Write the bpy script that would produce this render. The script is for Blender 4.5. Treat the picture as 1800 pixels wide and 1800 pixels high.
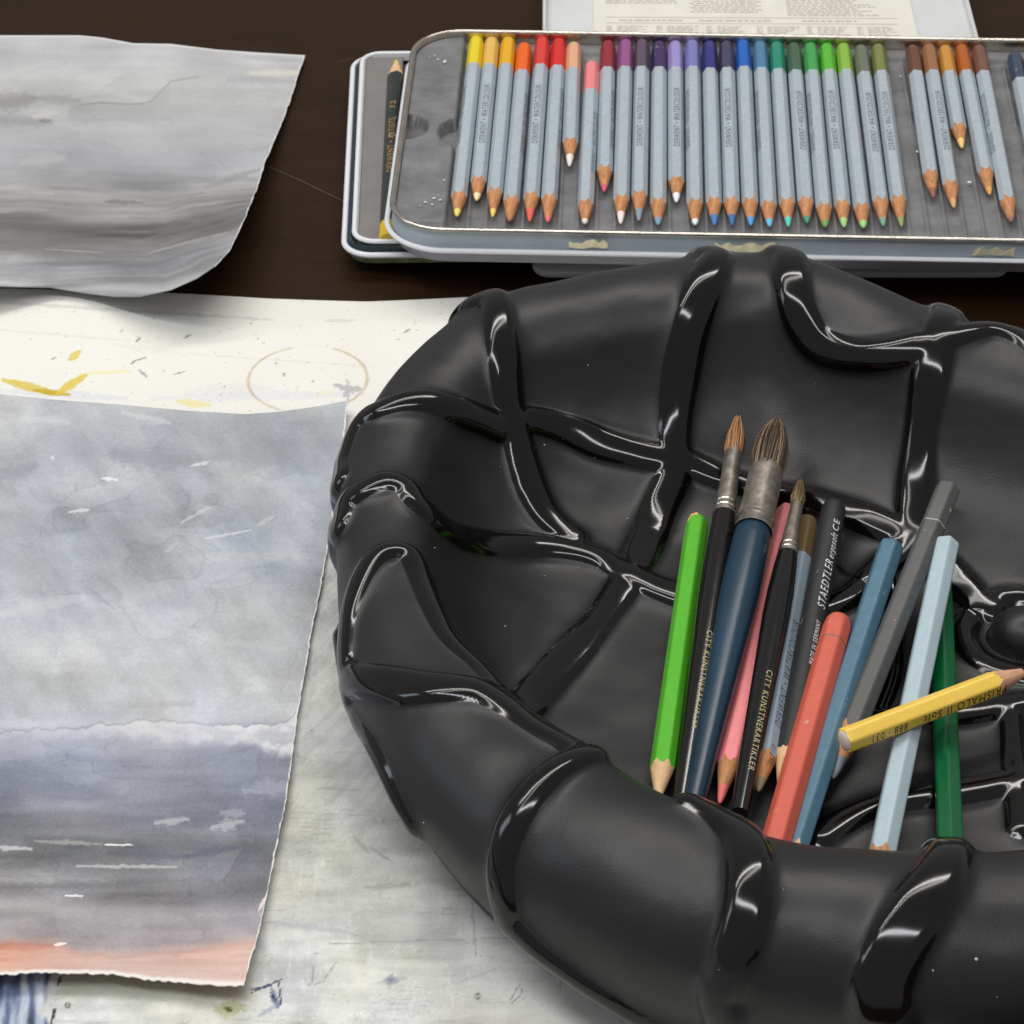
import bpy, bmesh, math, random
import numpy as np
from mathutils import Vector, Matrix
from mathutils.bvhtree import BVHTree

for o in list(bpy.data.objects):
    bpy.data.objects.remove(o, do_unlink=True)
scene = bpy.context.scene
COL = scene.collection
R = math.radians

# ------------------------------------------------------------------ camera
CAM_H, PITCH, FPX = 0.63, R(36.5), 5000.0      # height over the table, look-down angle, focal length in photo pixels
cam_d = bpy.data.cameras.new('camera')
cam_d.sensor_width = 36.0
cam_d.lens = 36.0 * FPX / 1800.0
cam_d.clip_start = 0.02
cam_d.clip_end = 50
cam_d.dof.use_dof = True
cam_d.dof.focus_distance = 0.97
cam_d.dof.aperture_fstop = 48.0
cam = bpy.data.objects.new('camera', cam_d)
COL.objects.link(cam)
cam.location = (0, 0, CAM_H)
cam.rotation_euler = (math.pi / 2 - PITCH, 0, 0)
scene.camera = cam

# ------------------------------------------------------------------ world, lamps, exposure
world = bpy.data.worlds.new('World')
scene.world = world
world.use_nodes = True
bg = world.node_tree.nodes['Background']
bg.inputs['Color'].default_value = (0.93, 0.92, 0.93, 1)
bg.inputs['Strength'].default_value = 0.36


def area(name, loc, target, sx, sy, power, color):
    l = bpy.data.lights.new(name, 'AREA')
    l.shape = 'RECTANGLE'
    l.size, l.size_y = sx, sy
    l.energy = power
    l.color = color
    o = bpy.data.objects.new(name, l)
    COL.objects.link(o)
    o.location = loc
    o.rotation_euler = (Vector(target) - Vector(loc)).to_track_quat('-Z', 'Y').to_euler()
    return o


area('tube_light', (-0.35, 1.80, 2.2), (-0.1, 0.85, 0), 3.2, 0.13, 27.5, (1.0, 0.965, 0.91))
area('tube_light', (-0.35, 1.38, 2.2), (-0.1, 0.85, 0), 3.2, 0.13, 13.0, (1.0, 0.965, 0.91))
area('tube_light', (-0.35, 0.10, 2.2), (-0.05, 0.7, 0), 2.6, 0.16, 24.0, (0.95, 0.97, 1.0))  # added front fill for the near side; also gives the secondary ridge highlights
area('window', (-1.9, 0.9, 1.0), (0.0, 0.8, 0.0), 0.4, 0.8, 4.0, (0.78, 0.89, 1.0))

vs = scene.view_settings
vs.view_transform = 'Standard'
vs.look = 'None'
vs.exposure = -0.05
vs.gamma = 1.0
vs.use_curve_mapping = False


# ------------------------------------------------------------------ helpers
def P(px, py, z):
    """the point at height z that the photo shows at pixel (px, py)"""
    u, v = (px - 900) / FPX, (py - 900) / FPX
    s, c = math.sin(PITCH), math.cos(PITCH)
    d = (CAM_H - z) / (s + v * c)
    return Vector((d * u, d * (c - v * s), z))


def PN(px, py, z):
    u, v = (px - 900) / FPX, (py - 900) / FPX
    s, c = math.sin(PITCH), math.cos(PITCH)
    d = (CAM_H - z) / (s + v * c)
    return d * u, d * (c - v * s), z + 0 * d


def proj(x, y, z):
    s, c = math.sin(PITCH), math.cos(PITCH)
    dep = y * c - (z - CAM_H) * s
    up = y * s + (z - CAM_H) * c
    return 900 + FPX * x / dep, 900 - FPX * up / dep


def lin(c):
    return tuple((x / 12.92 if x <= 0.04045 else ((x + 0.055) / 1.055) ** 2.4) for x in (v / 255.0 for v in c))


def tag(o, label, cat, group=None, kind=None):
    if label: o['label'] = label
    if cat: o['category'] = cat
    if group: o['group'] = group
    if kind: o['kind'] = kind
    return o


def empty(name, loc=(0, 0, 0), mat=None):
    o = bpy.data.objects.new(name, None)
    o.empty_display_size = 0.01
    COL.objects.link(o)
    if mat is not None: o.matrix_world = mat
    else: o.location = loc
    return o


def link(name, me, m=None, parent=None):
    if m is not None and not me.materials: me.materials.append(m)
    o = bpy.data.objects.new(name, me)
    COL.objects.link(o)
    if parent is not None: o.parent = parent
    return o


def pymesh(name, verts, faces, m=None, parent=None, smooth=True):
    me = bpy.data.meshes.new(name)
    me.from_pydata([tuple(v) for v in verts], [], faces)
    me.update()
    if smooth: me.shade_smooth()
    return link(name, me, m, parent)


def bmobj(name, bm, m=None, parent=None, smooth=False):
    me = bpy.data.meshes.new(name)
    bmesh.ops.recalc_face_normals(bm, faces=bm.faces)
    bm.to_mesh(me); bm.free()
    if smooth: me.shade_smooth()
    return link(name, me, m, parent)


# ---- numpy noise
def vnoise(x, y, seed=0):
    xi, yi = np.floor(x).astype(np.int64), np.floor(y).astype(np.int64)
    fx, fy = x - xi, y - yi
    fx = fx * fx * fx * (fx * (fx * 6 - 15) + 10); fy = fy * fy * fy * (fy * (fy * 6 - 15) + 10)
    def hsh(i, j):
        n = (i * 374761393 + j * 668265263 + seed * 1442695041) & 0xFFFFFFFF
        n = ((n ^ (n >> 13)) * 1274126177) & 0xFFFFFFFF
        n = ((n ^ (n >> 16)) * 2246822519) & 0xFFFFFFFF
        return ((n ^ (n >> 15)) & 0xFFFF) / 65535.0
    a, b = hsh(xi, yi), hsh(xi + 1, yi)
    c, d = hsh(xi, yi + 1), hsh(xi + 1, yi + 1)
    return (a * (1 - fx) + b * fx) * (1 - fy) + (c * (1 - fx) + d * fx) * fy


def fbm(x, y, seed=0, octs=4, gain=0.5):
    t = 0; amp = 1.0; tot = 0
    for k in range(octs):
        t = t + amp * vnoise(x * 2 ** k, y * 2 ** k, seed + 17 * k); tot += amp; amp *= gain
    return t / tot


def sstep(a, b, x):
    t = np.clip((x - a) / (b - a), 0, 1)
    return t * t * (3 - 2 * t)


# ---- materials
MATS = {}


def pmat(name, color, rough=0.5, metal=0.0, spec=0.5, var=0.0, vscale=300.0, bump=0.0, bscale=2000.0, coat=0.0, rvar=0.0, stretch=None):
    key = (name, tuple(round(c, 4) for c in color), rough, metal, spec, var, vscale, bump, bscale, coat, rvar)
    if key in MATS: return MATS[key]
    m = bpy.data.materials.new(name)
    m.use_nodes = True
    nt = m.node_tree; b = nt.nodes['Principled BSDF']
    b.inputs['Base Color'].default_value = (*color, 1)
    b.inputs['Roughness'].default_value = rough
    b.inputs['Metallic'].default_value = metal
    b.inputs['Specular IOR Level'].default_value = spec
    b.inputs['Coat Weight'].default_value = coat
    tc = nt.nodes.new('ShaderNodeTexCoord')
    mp = nt.nodes.new('ShaderNodeMapping')
    if stretch: mp.inputs['Scale'].default_value = stretch
    nt.links.new(tc.outputs['Object'], mp.inputs[0])
    if var or rvar:
        n = nt.nodes.new('ShaderNodeTexNoise')
        n.inputs['Scale'].default_value = vscale
        n.inputs['Detail'].default_value = 5
        n.inputs['Roughness'].default_value = 0.62
        nt.links.new(mp.outputs[0], n.inputs['Vector'])
        if var:
            r = nt.nodes.new('ShaderNodeValToRGB')
            r.color_ramp.elements[0].position = 0.3
            r.color_ramp.elements[1].position = 0.72
            r.color_ramp.elements[0].color = (*[max(0, c * (1 - var)) for c in color], 1)
            r.color_ramp.elements[1].color = (*[min(1, c * (1 + var)) for c in color], 1)
            nt.links.new(n.outputs['Fac'], r.inputs[0])
            nt.links.new(r.outputs[0], b.inputs['Base Color'])
        if rvar:
            mr = nt.nodes.new('ShaderNodeMapRange')
            mr.inputs['To Min'].default_value = max(0.02, rough - rvar)
            mr.inputs['To Max'].default_value = rough + rvar
            nt.links.new(n.outputs['Fac'], mr.inputs['Value'])
            nt.links.new(mr.outputs[0], b.inputs['Roughness'])
    if bump:
        n2 = nt.nodes.new('ShaderNodeTexNoise')
        n2.inputs['Scale'].default_value = bscale
        n2.inputs['Detail'].default_value = 3
        nt.links.new(mp.outputs[0], n2.inputs['Vector'])
        bp = nt.nodes.new('ShaderNodeBump')
        bp.inputs['Strength'].default_value = bump
        bp.inputs['Distance'].default_value = 0.0004
        nt.links.new(n2.outputs['Fac'], bp.inputs['Height'])
        nt.links.new(bp.outputs[0], b.inputs['Normal'])
    MATS[key] = m
    return m


def worn(m, scale=260.0, lo=.66, hi=.70, light=(0.55, 0.47, 0.36), amount=.55):
    """small chips and rubs of a paler tone in a painted surface"""
    if m.get('worn'): return m
    m['worn'] = 1
    nt = m.node_tree; b = nt.nodes['Principled BSDF']
    src = b.inputs['Base Color'].links[0].from_socket if b.inputs['Base Color'].links else None
    tc = nt.nodes.new('ShaderNodeTexCoord'); mp = nt.nodes.new('ShaderNodeMapping'); mp.inputs['Scale'].default_value = (.45, 1, 1)
    nt.links.new(tc.outputs['Object'], mp.inputs[0])
    oi = nt.nodes.new('ShaderNodeObjectInfo'); ad = nt.nodes.new('ShaderNodeVectorMath'); ad.operation = 'ADD'
    nt.links.new(mp.outputs[0], ad.inputs[0]); nt.links.new(oi.outputs['Random'], ad.inputs[1])
    n = nt.nodes.new('ShaderNodeTexNoise'); n.inputs['Scale'].default_value = scale; n.inputs['Detail'].default_value = 6; n.inputs['Roughness'].default_value = .65
    nt.links.new(ad.outputs[0], n.inputs['Vector'])
    mr = nt.nodes.new('ShaderNodeMapRange'); mr.inputs['From Min'].default_value = lo; mr.inputs['From Max'].default_value = hi; mr.inputs['To Max'].default_value = amount
    nt.links.new(n.outputs['Fac'], mr.inputs['Value'])
    mx = nt.nodes.new('ShaderNodeMix'); mx.data_type = 'RGBA'
    nt.links.new(mr.outputs[0], mx.inputs['Factor'])
    if src: nt.links.new(src, mx.inputs['A'])
    else: mx.inputs['A'].default_value = b.inputs['Base Color'].default_value
    mx.inputs['B'].default_value = (*light, 1)
    nt.links.new(mx.outputs['Result'], b.inputs['Base Color'])
    return m


def paper_mat(name, rough=0.85, bump=0.35, bscale=1100.0):
    """pigment comes from the sheet's colour attribute 'paint'; the grain of the paper is a bump"""
    m = bpy.data.materials.new(name); m.use_nodes = True
    nt = m.node_tree; b = nt.nodes['Principled BSDF']
    at = nt.nodes.new('ShaderNodeAttribute'); at.attribute_name = 'paint'
    tc = nt.nodes.new('ShaderNodeTexCoord')
    n = nt.nodes.new('ShaderNodeTexNoise'); n.inputs['Scale'].default_value = bscale; n.inputs['Detail'].default_value = 4
    nt.links.new(tc.outputs['Object'], n.inputs['Vector'])
    hs = nt.nodes.new('ShaderNodeHueSaturation')
    mr = nt.nodes.new('ShaderNodeMapRange'); mr.inputs['To Min'].default_value = 0.93; mr.inputs['To Max'].default_value = 1.07
    nt.links.new(n.outputs['Fac'], mr.inputs['Value'])
    nt.links.new(mr.outputs[0], hs.inputs['Value'])
    nt.links.new(at.outputs['Color'], hs.inputs['Color'])
    nt.links.new(hs.outputs[0], b.inputs['Base Color'])
    bp = nt.nodes.new('ShaderNodeBump'); bp.inputs['Strength'].default_value = bump; bp.inputs['Distance'].default_value = 0.0003
    nt.links.new(n.outputs['Fac'], bp.inputs['Height'])
    nt.links.new(bp.outputs[0], b.inputs['Normal'])
    b.inputs['Roughness'].default_value = rough
    b.inputs['Specular IOR Level'].default_value = 0.25
    return m


# ------------------------------------------------------------------ table
tm = pmat('dark_table_wood', lin((44, 28, 16)), rough=0.45, spec=0.1, var=0.22, vscale=14, bump=0.05, bscale=900, rvar=0.08, stretch=(1, 6, 1))
bm = bmesh.new()
bmesh.ops.create_cube(bm, size=1)
for v in bm.verts:
    v.co = Vector((v.co.x * 3.2, v.co.y * 2.4 + 0.9, v.co.z * 0.03 - 0.015))
table = bmobj('table_top', bm, tm)
tag(table, None, None, kind='structure')
scuff_m = pmat('scuff', lin((74, 62, 60)), rough=0.6)


def scuff(pts, w):
    vv, ff = [], []
    for i, (x, y) in enumerate(pts):
        p = P(x, y, 0.0003)
        q = P(*pts[min(i + 1, len(pts) - 1)], 0.0003) - P(*pts[max(i - 1, 0)], 0.0003)
        n = Vector((-q.y, q.x, 0)).normalized() * w * (0.4 + 0.6 * math.sin(math.pi * (i + 0.5) / len(pts)))
        vv += [p + n, p - n]
    for i in range(len(pts) - 1): ff.append((2 * i, 2 * i + 1, 2 * i + 3, 2 * i + 2))
    return pymesh('scuff_mark', vv, ff, scuff_m, table)


scuff([(468, 291), (500, 305), (530, 318), (560, 333), (590, 347), (612, 358)], 0.0003)
scuff([(588, 110), (600, 108), (612, 104), (620, 101)], 0.0002)

# ------------------------------------------------------------------ black ceramic bowl
# spine of the rolled rim: x, y, rim height, width of the foot of the inner wall
SP = [(.093, .913, .071, .062, .028), (.052, .905, .071, .062, .028), (.011, .892, .069, .060, .027), (-.013, .879, .065, .058, .024), (-.035, .845, .060, .052, .020),
      (-.043, .812, .057, .047, .018), (-.043, .778, .055, .045, .018), (-.040, .738, .055, .038, .018), (-.030, .701, .057, .026, .021), (-.001, .652, .061, .014, .027),
      (.028, .620, .065, .008, .030), (.053, .601, .066, .008, .030), (.078, .590, .067, .008, .030), (.108, .584, .068, .008, .030), (.148, .583, .068, .010, .030),
      (.195, .596, .068, .012, .030), (.240, .620, .067, .02, .030), (.275, .660, .066, .03, .028), (.292, .710, .066, .040, .028), (.288, .762, .066, .046, .028), (.266, .806, .066, .052, .028),
      (.224, .840, .066, .056, .028), (.181, .860, .067, .060, .028), (.148, .878, .069, .062, .028), (.122, .899, .071, .062, .028)]
SP = np.array(SP)


def closed_spline(pts, n):
    q = np.asarray(pts); m = len(q); out = []
    per = 40
    for i in range(m):
        p0, p1, p2, p3 = q[(i - 1) % m], q[i], q[(i + 1) % m], q[(i + 2) % m]
        for k in range(per):
            t = k / per
            out.append(0.5 * ((2 * p1) + (-p0 + p2) * t + (2 * p0 - 5 * p1 + 4 * p2 - p3) * t * t + (-p0 + 3 * p1 - 3 * p2 + p3) * t ** 3))
    out = np.array(out)
    # a light smoothing round the loop
    k = 60
    ker = np.hanning(k + 2)[1:-1]; ker /= ker.sum()
    ext = np.concatenate([out[-k:], out, out[:k]])
    out = np.stack([np.convolve(ext[:, j], ker, 'same')[k:-k] for j in range(out.shape[1])], 1)
    seg = np.linalg.norm(np.diff(np.vstack([out, out[:1]])[:, :2], axis=0), axis=1)
    cum = np.concatenate([[0], np.cumsum(seg)]); L = cum[-1]
    s = np.linspace(0, L, n, endpoint=False)
    ex = np.vstack([out, out[:1]])
    return np.stack([np.interp(s, cum, ex[:, j]) for j in range(out.shape[1])], 1)


NS = 1000
SPN = closed_spline(SP, NS)
tan = np.roll(SPN[:, :2], -3, 0) - np.roll(SPN[:, :2], 3, 0)
tan /= np.linalg.norm(tan, axis=1)[:, None]
nrm = np.stack([tan[:, 1], -tan[:, 0]], 1)
CEN = np.array([.135, .742])
if ((SPN[:, :2] + nrm * .01 - CEN) ** 2).sum() < ((SPN[:, :2] - CEN) ** 2).sum(): nrm = -nrm
rad = SPN[:, :2] - CEN
rad /= np.linalg.norm(rad, axis=1)[:, None]
kk = 120
ker = np.hanning(kk + 2)[1:-1]; ker /= ker.sum()
ext = np.concatenate([nrm[-kk:], nrm, nrm[:kk]])
nrm = np.stack([np.convolve(ext[:, j], ker, 'same')[kk:-kk] for j in range(2)], 1)
nrm = nrm * .35 + rad * .65
nrm /= np.linalg.norm(nrm, axis=1)[:, None]
ZF = 0.012


def profile(H, fw, RHO):
    """inner foot -> rim -> outside -> underside, as (d, z) from the spine"""
    k = float(np.clip((fw - .012) / .045, 0, 1))
    b = R(48 + 9 * k)
    p0 = np.array([-(RHO + fw), ZF]); p3 = np.array([-RHO * math.sin(b), H - RHO + RHO * math.cos(b)])
    L = np.linalg.norm(p3 - p0)
    p1 = p0 + np.array([1, .02 + .24 * k]) * L * (0.42 + .18 * k); p2 = p3 - np.array([math.cos(b), math.sin(b)]) * L * (0.34 - .09 * k)
    p1[0] = min(p1[0], -0.9 * RHO)
    t = np.linspace(0, 1, 62)[:, None]
    inner = (1 - t) ** 3 * p0 + 3 * (1 - t) ** 2 * t * p1 + 3 * (1 - t) * t * t * p2 + t ** 3 * p3
    a = np.linspace(-b, R(112), 84)[1:]
    arc = np.stack([RHO * np.sin(a), H - RHO + RHO * np.cos(a)], 1)
    e = arc[-1]; f = np.array([RHO * .55, 0.004])
    t = np.linspace(0, 1, 22)[1:, None]
    c1 = e + np.array([math.cos(a[-1]), -math.sin(a[-1])]) * 0.012
    outer = (1 - t) ** 2 * e + 2 * (1 - t) * t * c1 + t ** 2 * f
    base = np.array([[RHO * .55 - .0015, .0022], [RHO * .55 - .004, .0017], [.0, .0016], [-.02, .0016]])
    return np.vstack([inner, arc, outer, base])


PRO = np.array([profile(h, w, r_) for h, w, r_ in SPN[:, 2:5]])          # NS x NP x 2
NP_ = PRO.shape[1]
NF = 70
foot = SPN[:, :2] + nrm * PRO[:, 0, 0][:, None]
ks = np.linspace(0.012, 1, NF, endpoint=False)
FL = CEN[None, None] + (foot - CEN)[:, None] * ks[None, :, None]
FLz = np.full(FL.shape[:2] + (1,), ZF)
WX = SPN[:, None, :2] + nrm[:, None] * PRO[:, :, :1]
G = np.concatenate([np.concatenate([FL, FLz], 2), np.concatenate([WX, PRO[:, :, 1:]], 2)], 1)   # NS x NT x 3
NT = G.shape[1]
# ease the floor into the wall
kz = np.hanning(29)[1:-1]; kz /= kz.sum()
zs = np.apply_along_axis(lambda r_: np.convolve(np.pad(r_, 13, mode='edge'), kz, 'valid'), 1, G[:, :, 2])
wz = np.clip(np.exp(-((np.arange(NT) - NF) / 20.0) ** 4), 0, 1)[None] * np.clip((SPN[:, 3:4] - .02) / .02, 0, 1)
G[:, :, 2] = G[:, :, 2] * (1 - wz) + zs * wz
V = G.reshape(-1, 3).copy()
idx = np.arange(NS * NT).reshape(NS, NT)
q = np.stack([idx[:, :-1], idx[:, 1:], np.roll(idx, -1, 0)[:, 1:], np.roll(idx, -1, 0)[:, :-1]], -1).reshape(-1, 4)


def vert_normals(V, F):
    n = np.zeros_like(V)
    fn = np.cross(V[F[:, 2]] - V[F[:, 0]], V[F[:, 3]] - V[F[:, 1]])
    for k in range(4):
        for c in range(3): n[:, c] += np.bincount(F[:, k], fn[:, c], len(V))
    return n / np.maximum(np.linalg.norm(n, axis=1), 1e-12)[:, None]


N0 = vert_normals(V, q)
flip = N0[idx[:, 5:60].ravel(), 2].mean() < 0
if flip: q = q[:, ::-1].copy(); N0 = -N0
# coarse copy of the plain surface for ray casts
ci = idx[::4, ::2]
cq = np.stack([ci[:, :-1], ci[:, 1:], np.roll(ci, -1, 0)[:, 1:], np.roll(ci, -1, 0)[:, :-1]], -1).reshape(-1, 4)
bvh0 = BVHTree.FromPolygons([Vector(v) for v in V], [tuple(f) for f in cq])


def cam_ray(px, py):
    return (P(px, py, 0.0) - Vector((0, 0, CAM_H))).normalized()


def hit0(px, py):
    h = bvh0.ray_cast(Vector((0, 0, CAM_H)), cam_ray(px, py))
    return h[0]


from mathutils.kdtree import KDTree
kd = KDTree(NS)
for i in range(NS): kd.insert(Vector((SPN[i, 0], SPN[i, 1], 0)), i)
kd.balance()


def over_rim(p, d0, d1, drift=0.0, n=14):
    """points that go on across the rim's section at the place of p, from profile distance d0 to d1 (1 = foot to base)"""
    i = kd.find(Vector((p.x, p.y, 0)))[1]
    out = []
    for k in range(n):
        f = d0 + (d1 - d0) * k / (n - 1)
        j = int(round(i + drift * k / (n - 1) * NS)) % NS
        t = NF + f * (NP_ - 5)
        out.append(Vector(G[j, int(min(max(t, 0), NT - 1))]))
    return out


def frac_of(p):
    i = kd.find(Vector((p.x, p.y, 0)))[1]
    d = np.linalg.norm(G[i] - np.array(p), axis=1)
    return (int(np.argmin(d)) - NF) / (NP_ - 5)


# traced ridges: pixels, half width (mm), height (mm), how the start / end carries on, gloss along it
RIBS = [
    ('far', [(868, 520), (878, 575), (884, 640), (890, 700), (903, 760), (918, 820), (935, 870), (962, 915), (1005, 952)], 6.4, 4.0, 'out', None, None),
    ('far', [(1258, 458), (1236, 505), (1217, 560), (1201, 620), (1191, 680), (1186, 740), (1184, 785), (1186, 830), (1160, 890), (1132, 962), (1108, 1015)], 6.6, 3.6, 'out', None, None),
    ('far', [(1386, 458), (1393, 505), (1410, 560), (1442, 604), (1500, 624), (1560, 624), (1618, 612)], 6.4, 4.2, 'out', None, None),
    ('far', [(1664, 548), (1648, 600), (1637, 660), (1624, 740), (1616, 800), (1611, 860), (1610, 930), (1640, 985), (1700, 1045), (1740, 1075)], 6.6, 3.8, 'out', None, None),
    ('rim', [(1655, 606), (1700, 592), (1745, 588), (1800, 604), (1870, 650), (1930, 700)], 5.6, 4.0, None, None, None),
    ('ring', [(915, 738), (950, 742), (1000, 757), (1060, 782), (1130, 801), (1200, 815), (1270, 842), (1340, 866), (1420, 884), (1500, 908), (1570, 936), (1615, 955)], 5.8, 3.2, None, None, None),
    ('left', [(602, 850), (606, 810), (628, 757), (672, 722), (735, 706), (800, 722), (875, 752)], 5.6, 3.6, 'out', None, None),
    ('left', [(600, 925), (610, 888), (640, 863), (682, 850), (712, 862), (740, 898), (790, 937), (860, 958), (950, 964), (1050, 985), (1110, 1020), (1190, 1050), (1290, 1075), (1400, 1082), (1480, 1062), (1555, 1003), (1612, 958)], 6.0, 3.4, 'out', None, None),
    ('left', [(612, 1165), (612, 1100), (632, 1030), (660, 985), (695, 972), (722, 985), (742, 1030), (764, 1085), (798, 1136), (842, 1182), (872, 1216)], 5.0, 3.2, None, None, None),
    ('left', [(604, 1180), (650, 1198), (720, 1208), (790, 1213), (850, 1222), (908, 1254), (965, 1296), (1030, 1335)], 6.6, 3.2, 'out', None, None),
    ('floor', [(1105, 1025), (1062, 1082), (1020, 1132), (978, 1180), (950, 1212)], 6.6, 2.6, None, 'ext', None),
    ('near', [(1100, 1345), (1040, 1338), (965, 1368), (908, 1440), (884, 1525), (895, 1605), (937, 1682), (1012, 1738)], 5.6, 4.2, None, 'out', None),
    ('near', [(1215, 1412), (1266, 1436), (1306, 1480), (1318, 1550), (1309, 1630), (1276, 1720), (1235, 1800)], 6.4, 4.2, None, 'out', [1.6, 1.6, 1.6, 1.6, 1.1, -.5, -1]),
    ('near', [(1668, 1510), (1650, 1550), (1612, 1605), (1572, 1670), (1548, 1735), (1552, 1800), (1590, 1860)], 7.8, 4.4, 'in', 'out', [1.6, 1.6, 1.6, 1.6, 1.1, -.4, -1]),
    ('skirt', [(612, 1246), (640, 1322), (680, 1392), (722, 1446)], 4.5, 2.0, None, None, None),
    ('floor', [(1430, 1365), (1500, 1290), (1600, 1262), (1700, 1256), (1800, 1240), (1880, 1235)], 5.6, 3.4, None, None, None),
    ('floor', [(1440, 1478), (1480, 1452), (1530, 1428), (1600, 1410), (1680, 1398), (1800, 1378), (1880, 1370)], 5.6, 3.4, None, None, None),
    ('floor', [(1775, 1250), (1780, 1310), (1786, 1385), (1792, 1460)], 4.4, 3.0, None, None, None),
    ('floor', [(1560, 1010), (1566, 1100), (1560, 1190), (1530, 1275)], 4.4, 2.2, None, None, None),
]
BOSS = P(1800, 1125, ZF)


def smooth_poly(pts, n):
    pts = [Vector(p) for p in pts]
    out = []
    for i in range(len(pts) - 1):
        p0, p1, p2, p3 = pts[max(i - 1, 0)], pts[i], pts[i + 1], pts[min(i + 2, len(pts) - 1)]
        for k in range(n):
            t = k / n
            out.append(0.5 * ((2 * p1) + (-p0 + p2) * t + (2 * p0 - 5 * p1 + 4 * p2 - p3) * t * t + (-p0 + 3 * p1 - 3 * p2 + p3) * t ** 3))
    out.append(pts[-1])
    return out


disp = np.zeros(len(V)); gloss = np.full(len(V), -1.0); rid = np.full(len(V), -1, int); bestx = np.full(len(V), 9.0)
EXPSUM = np.zeros(len(V)); KS = 2400.0


def add_rib(k, pl, w, hgt, gl):
    pl = np.array([tuple(p) for p in pl])
    lo, hi = pl.min(0) - .03, pl.max(0) + .03
    sel = np.nonzero(np.all((V > lo) & (V < hi), 1))[0]
    if not len(sel): return
    X = V[sel]
    best = np.full(len(sel), 9.0); gb = np.ones(len(sel)); par = np.zeros(len(sel))
    cum = np.concatenate([[0], np.cumsum(np.linalg.norm(np.diff(pl, axis=0), axis=1))]); Lt = cum[-1]
    for i in range(len(pl) - 1):
        a, b = pl[i], pl[i + 1]; ab = b - a; l2 = ab @ ab
        if l2 < 1e-14: continue
        t = np.clip((X - a) @ ab / l2, 0, 1)
        d = np.linalg.norm(X - (a + t[:, None] * ab), axis=1)
        m = d < best
        best[m] = d[m]; gb[m] = gl[i] + (gl[i + 1] - gl[i]) * t[m]; par[m] = cum[i] + t[m] * (cum[i + 1] - cum[i])
    wob = 1 + 0.07 * np.sin(par * 70 + k) + 0.04 * np.sin(par * 160 + 2 * k)
    wl = w * wob
    d = best
    h = hgt / (1 + np.exp((d - wl * 0.92) / (0.0009)))
    h = h + 0.0010 * np.clip(1 - (d / wl) ** 2, 0, 1)
    h = h + 0.0006 * np.exp(-(np.clip(d - wl * 0.6, 0, None) / 0.0060) ** 2)
    EXPSUM[sel] += np.exp(KS * h) - 1
    g = np.minimum((wl - d) / wl, gb - .55 * (d / wl) ** 2)
    x = d / wl
    mm = x < bestx[sel]
    bestx[sel] = np.where(mm, x, bestx[sel])
    rid[sel] = np.where(mm & (x < 1.12), k, rid[sel])
    gloss[sel] = np.maximum(gloss[sel], np.clip(g, -1, 1))


for k, (kind, px, w, hgt, st, en, gl) in enumerate(RIBS):
    pts, gs = [], []
    for i, (x, y) in enumerate(px):
        h = hit0(x, y)
        if h is None: h = hit0(x, y + 12)
        if h is None: h = hit0(x + 14, y + 16)
        if h is None: continue
        if kind == 'floor' and h.z > .03: continue
        if kind == 'near' and h.z < .03:
            h = hit0(x, y + 14) or h
            if h.z < .03: continue
        if pts and (h - pts[-1]).length > 0.075: continue
        pts.append(h); gs.append(1.6 if gl is None else gl[i])
    if kind == 'skirt':
        i0 = kd.find(Vector((-.041, .735, 0)))[1]; i1 = kd.find(Vector((-.008, .664, 0)))[1]
        pts = [Vector(G[int(i_) % NS, NF + int((.84 + .04 * np.sin(j_ * 1.1)) * (NP_ - 5))]) for j_, i_ in enumerate(np.linspace(i0, i1, 7))]; gs = [1.6] * 7
    if len(pts) < 2: continue
    if st == 'out':
        f = frac_of(pts[0]); ex = over_rim(pts[0], 0.93, f + 0.05, n=9); pts = ex + pts; gs = [1.6] * len(ex) + gs
    if st == 'in':
        f = frac_of(pts[0]); ex = over_rim(pts[0], 0.02, max(f - 0.05, 0.05), n=7); pts = ex + pts; gs = [1.6] * len(ex) + gs
    if en == 'out':
        f = frac_of(pts[-1]); ex = over_rim(pts[-1], min(f + .02, .9), 0.93, drift=.05 if gl is None else .004, n=9); pts = pts + ex; gs = gs + [gs[-1]] * len(ex)
    if en == 'ext':
        dv = (pts[-1] - pts[-2]).normalized(); ex = [pts[-1] + dv * .01, pts[-1] + dv * .02]; pts = pts + ex; gs = gs + [1.6] * 2
    if en == 'in':
        f = frac_of(pts[-1]); ex = over_rim(pts[-1], f - 0.04, 0.0, n=6); pts = pts + ex; gs = gs + [1.6] * len(ex)
    pl = [bvh0.find_nearest(p)[0] for p in smooth_poly(pts, 9)]
    gi = np.interp(np.linspace(0, len(pts) - 1, len(pl)), np.arange(len(pts)), gs)
    hs = {'far': .62, 'rim': .62, 'ring': .62, 'left': .66, 'near': .74, 'floor': .56, 'skirt': .9}[kind]
    add_rib(k, pl, w * 1.04e-3, hgt * hs * 1e-3, gi)
# ring ridge round the boss, and the boss itself
kb = len(RIBS)
ring = [BOSS + Vector((math.cos(a), math.sin(a), 0)) * 0.0205 for a in np.linspace(0, 2 * math.pi, 60)]
add_rib(kb, ring, 0.0055, 0.0016, np.full(60, 1.6))
disp = np.log(EXPSUM + 1) / KS
dB = np.linalg.norm(V[:, :2] - np.array(BOSS)[:2], axis=1)
onfl = V[:, 2] < ZF + .004
disp = np.where(onfl & (dB < .0125), np.maximum(disp, 0.0005 + 0.0125 * np.sqrt(np.clip(1 - (dB / .0125) ** 2, 0, 1))), disp)
rid = np.where(onfl & (dB < .0122), kb + 1, rid)
gloss = np.where(onfl & (dB < .0122), -0.4, gloss)
inside_base = (np.arange(len(V)) % NT) > NT - 12
disp[inside_base] = 0
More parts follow.
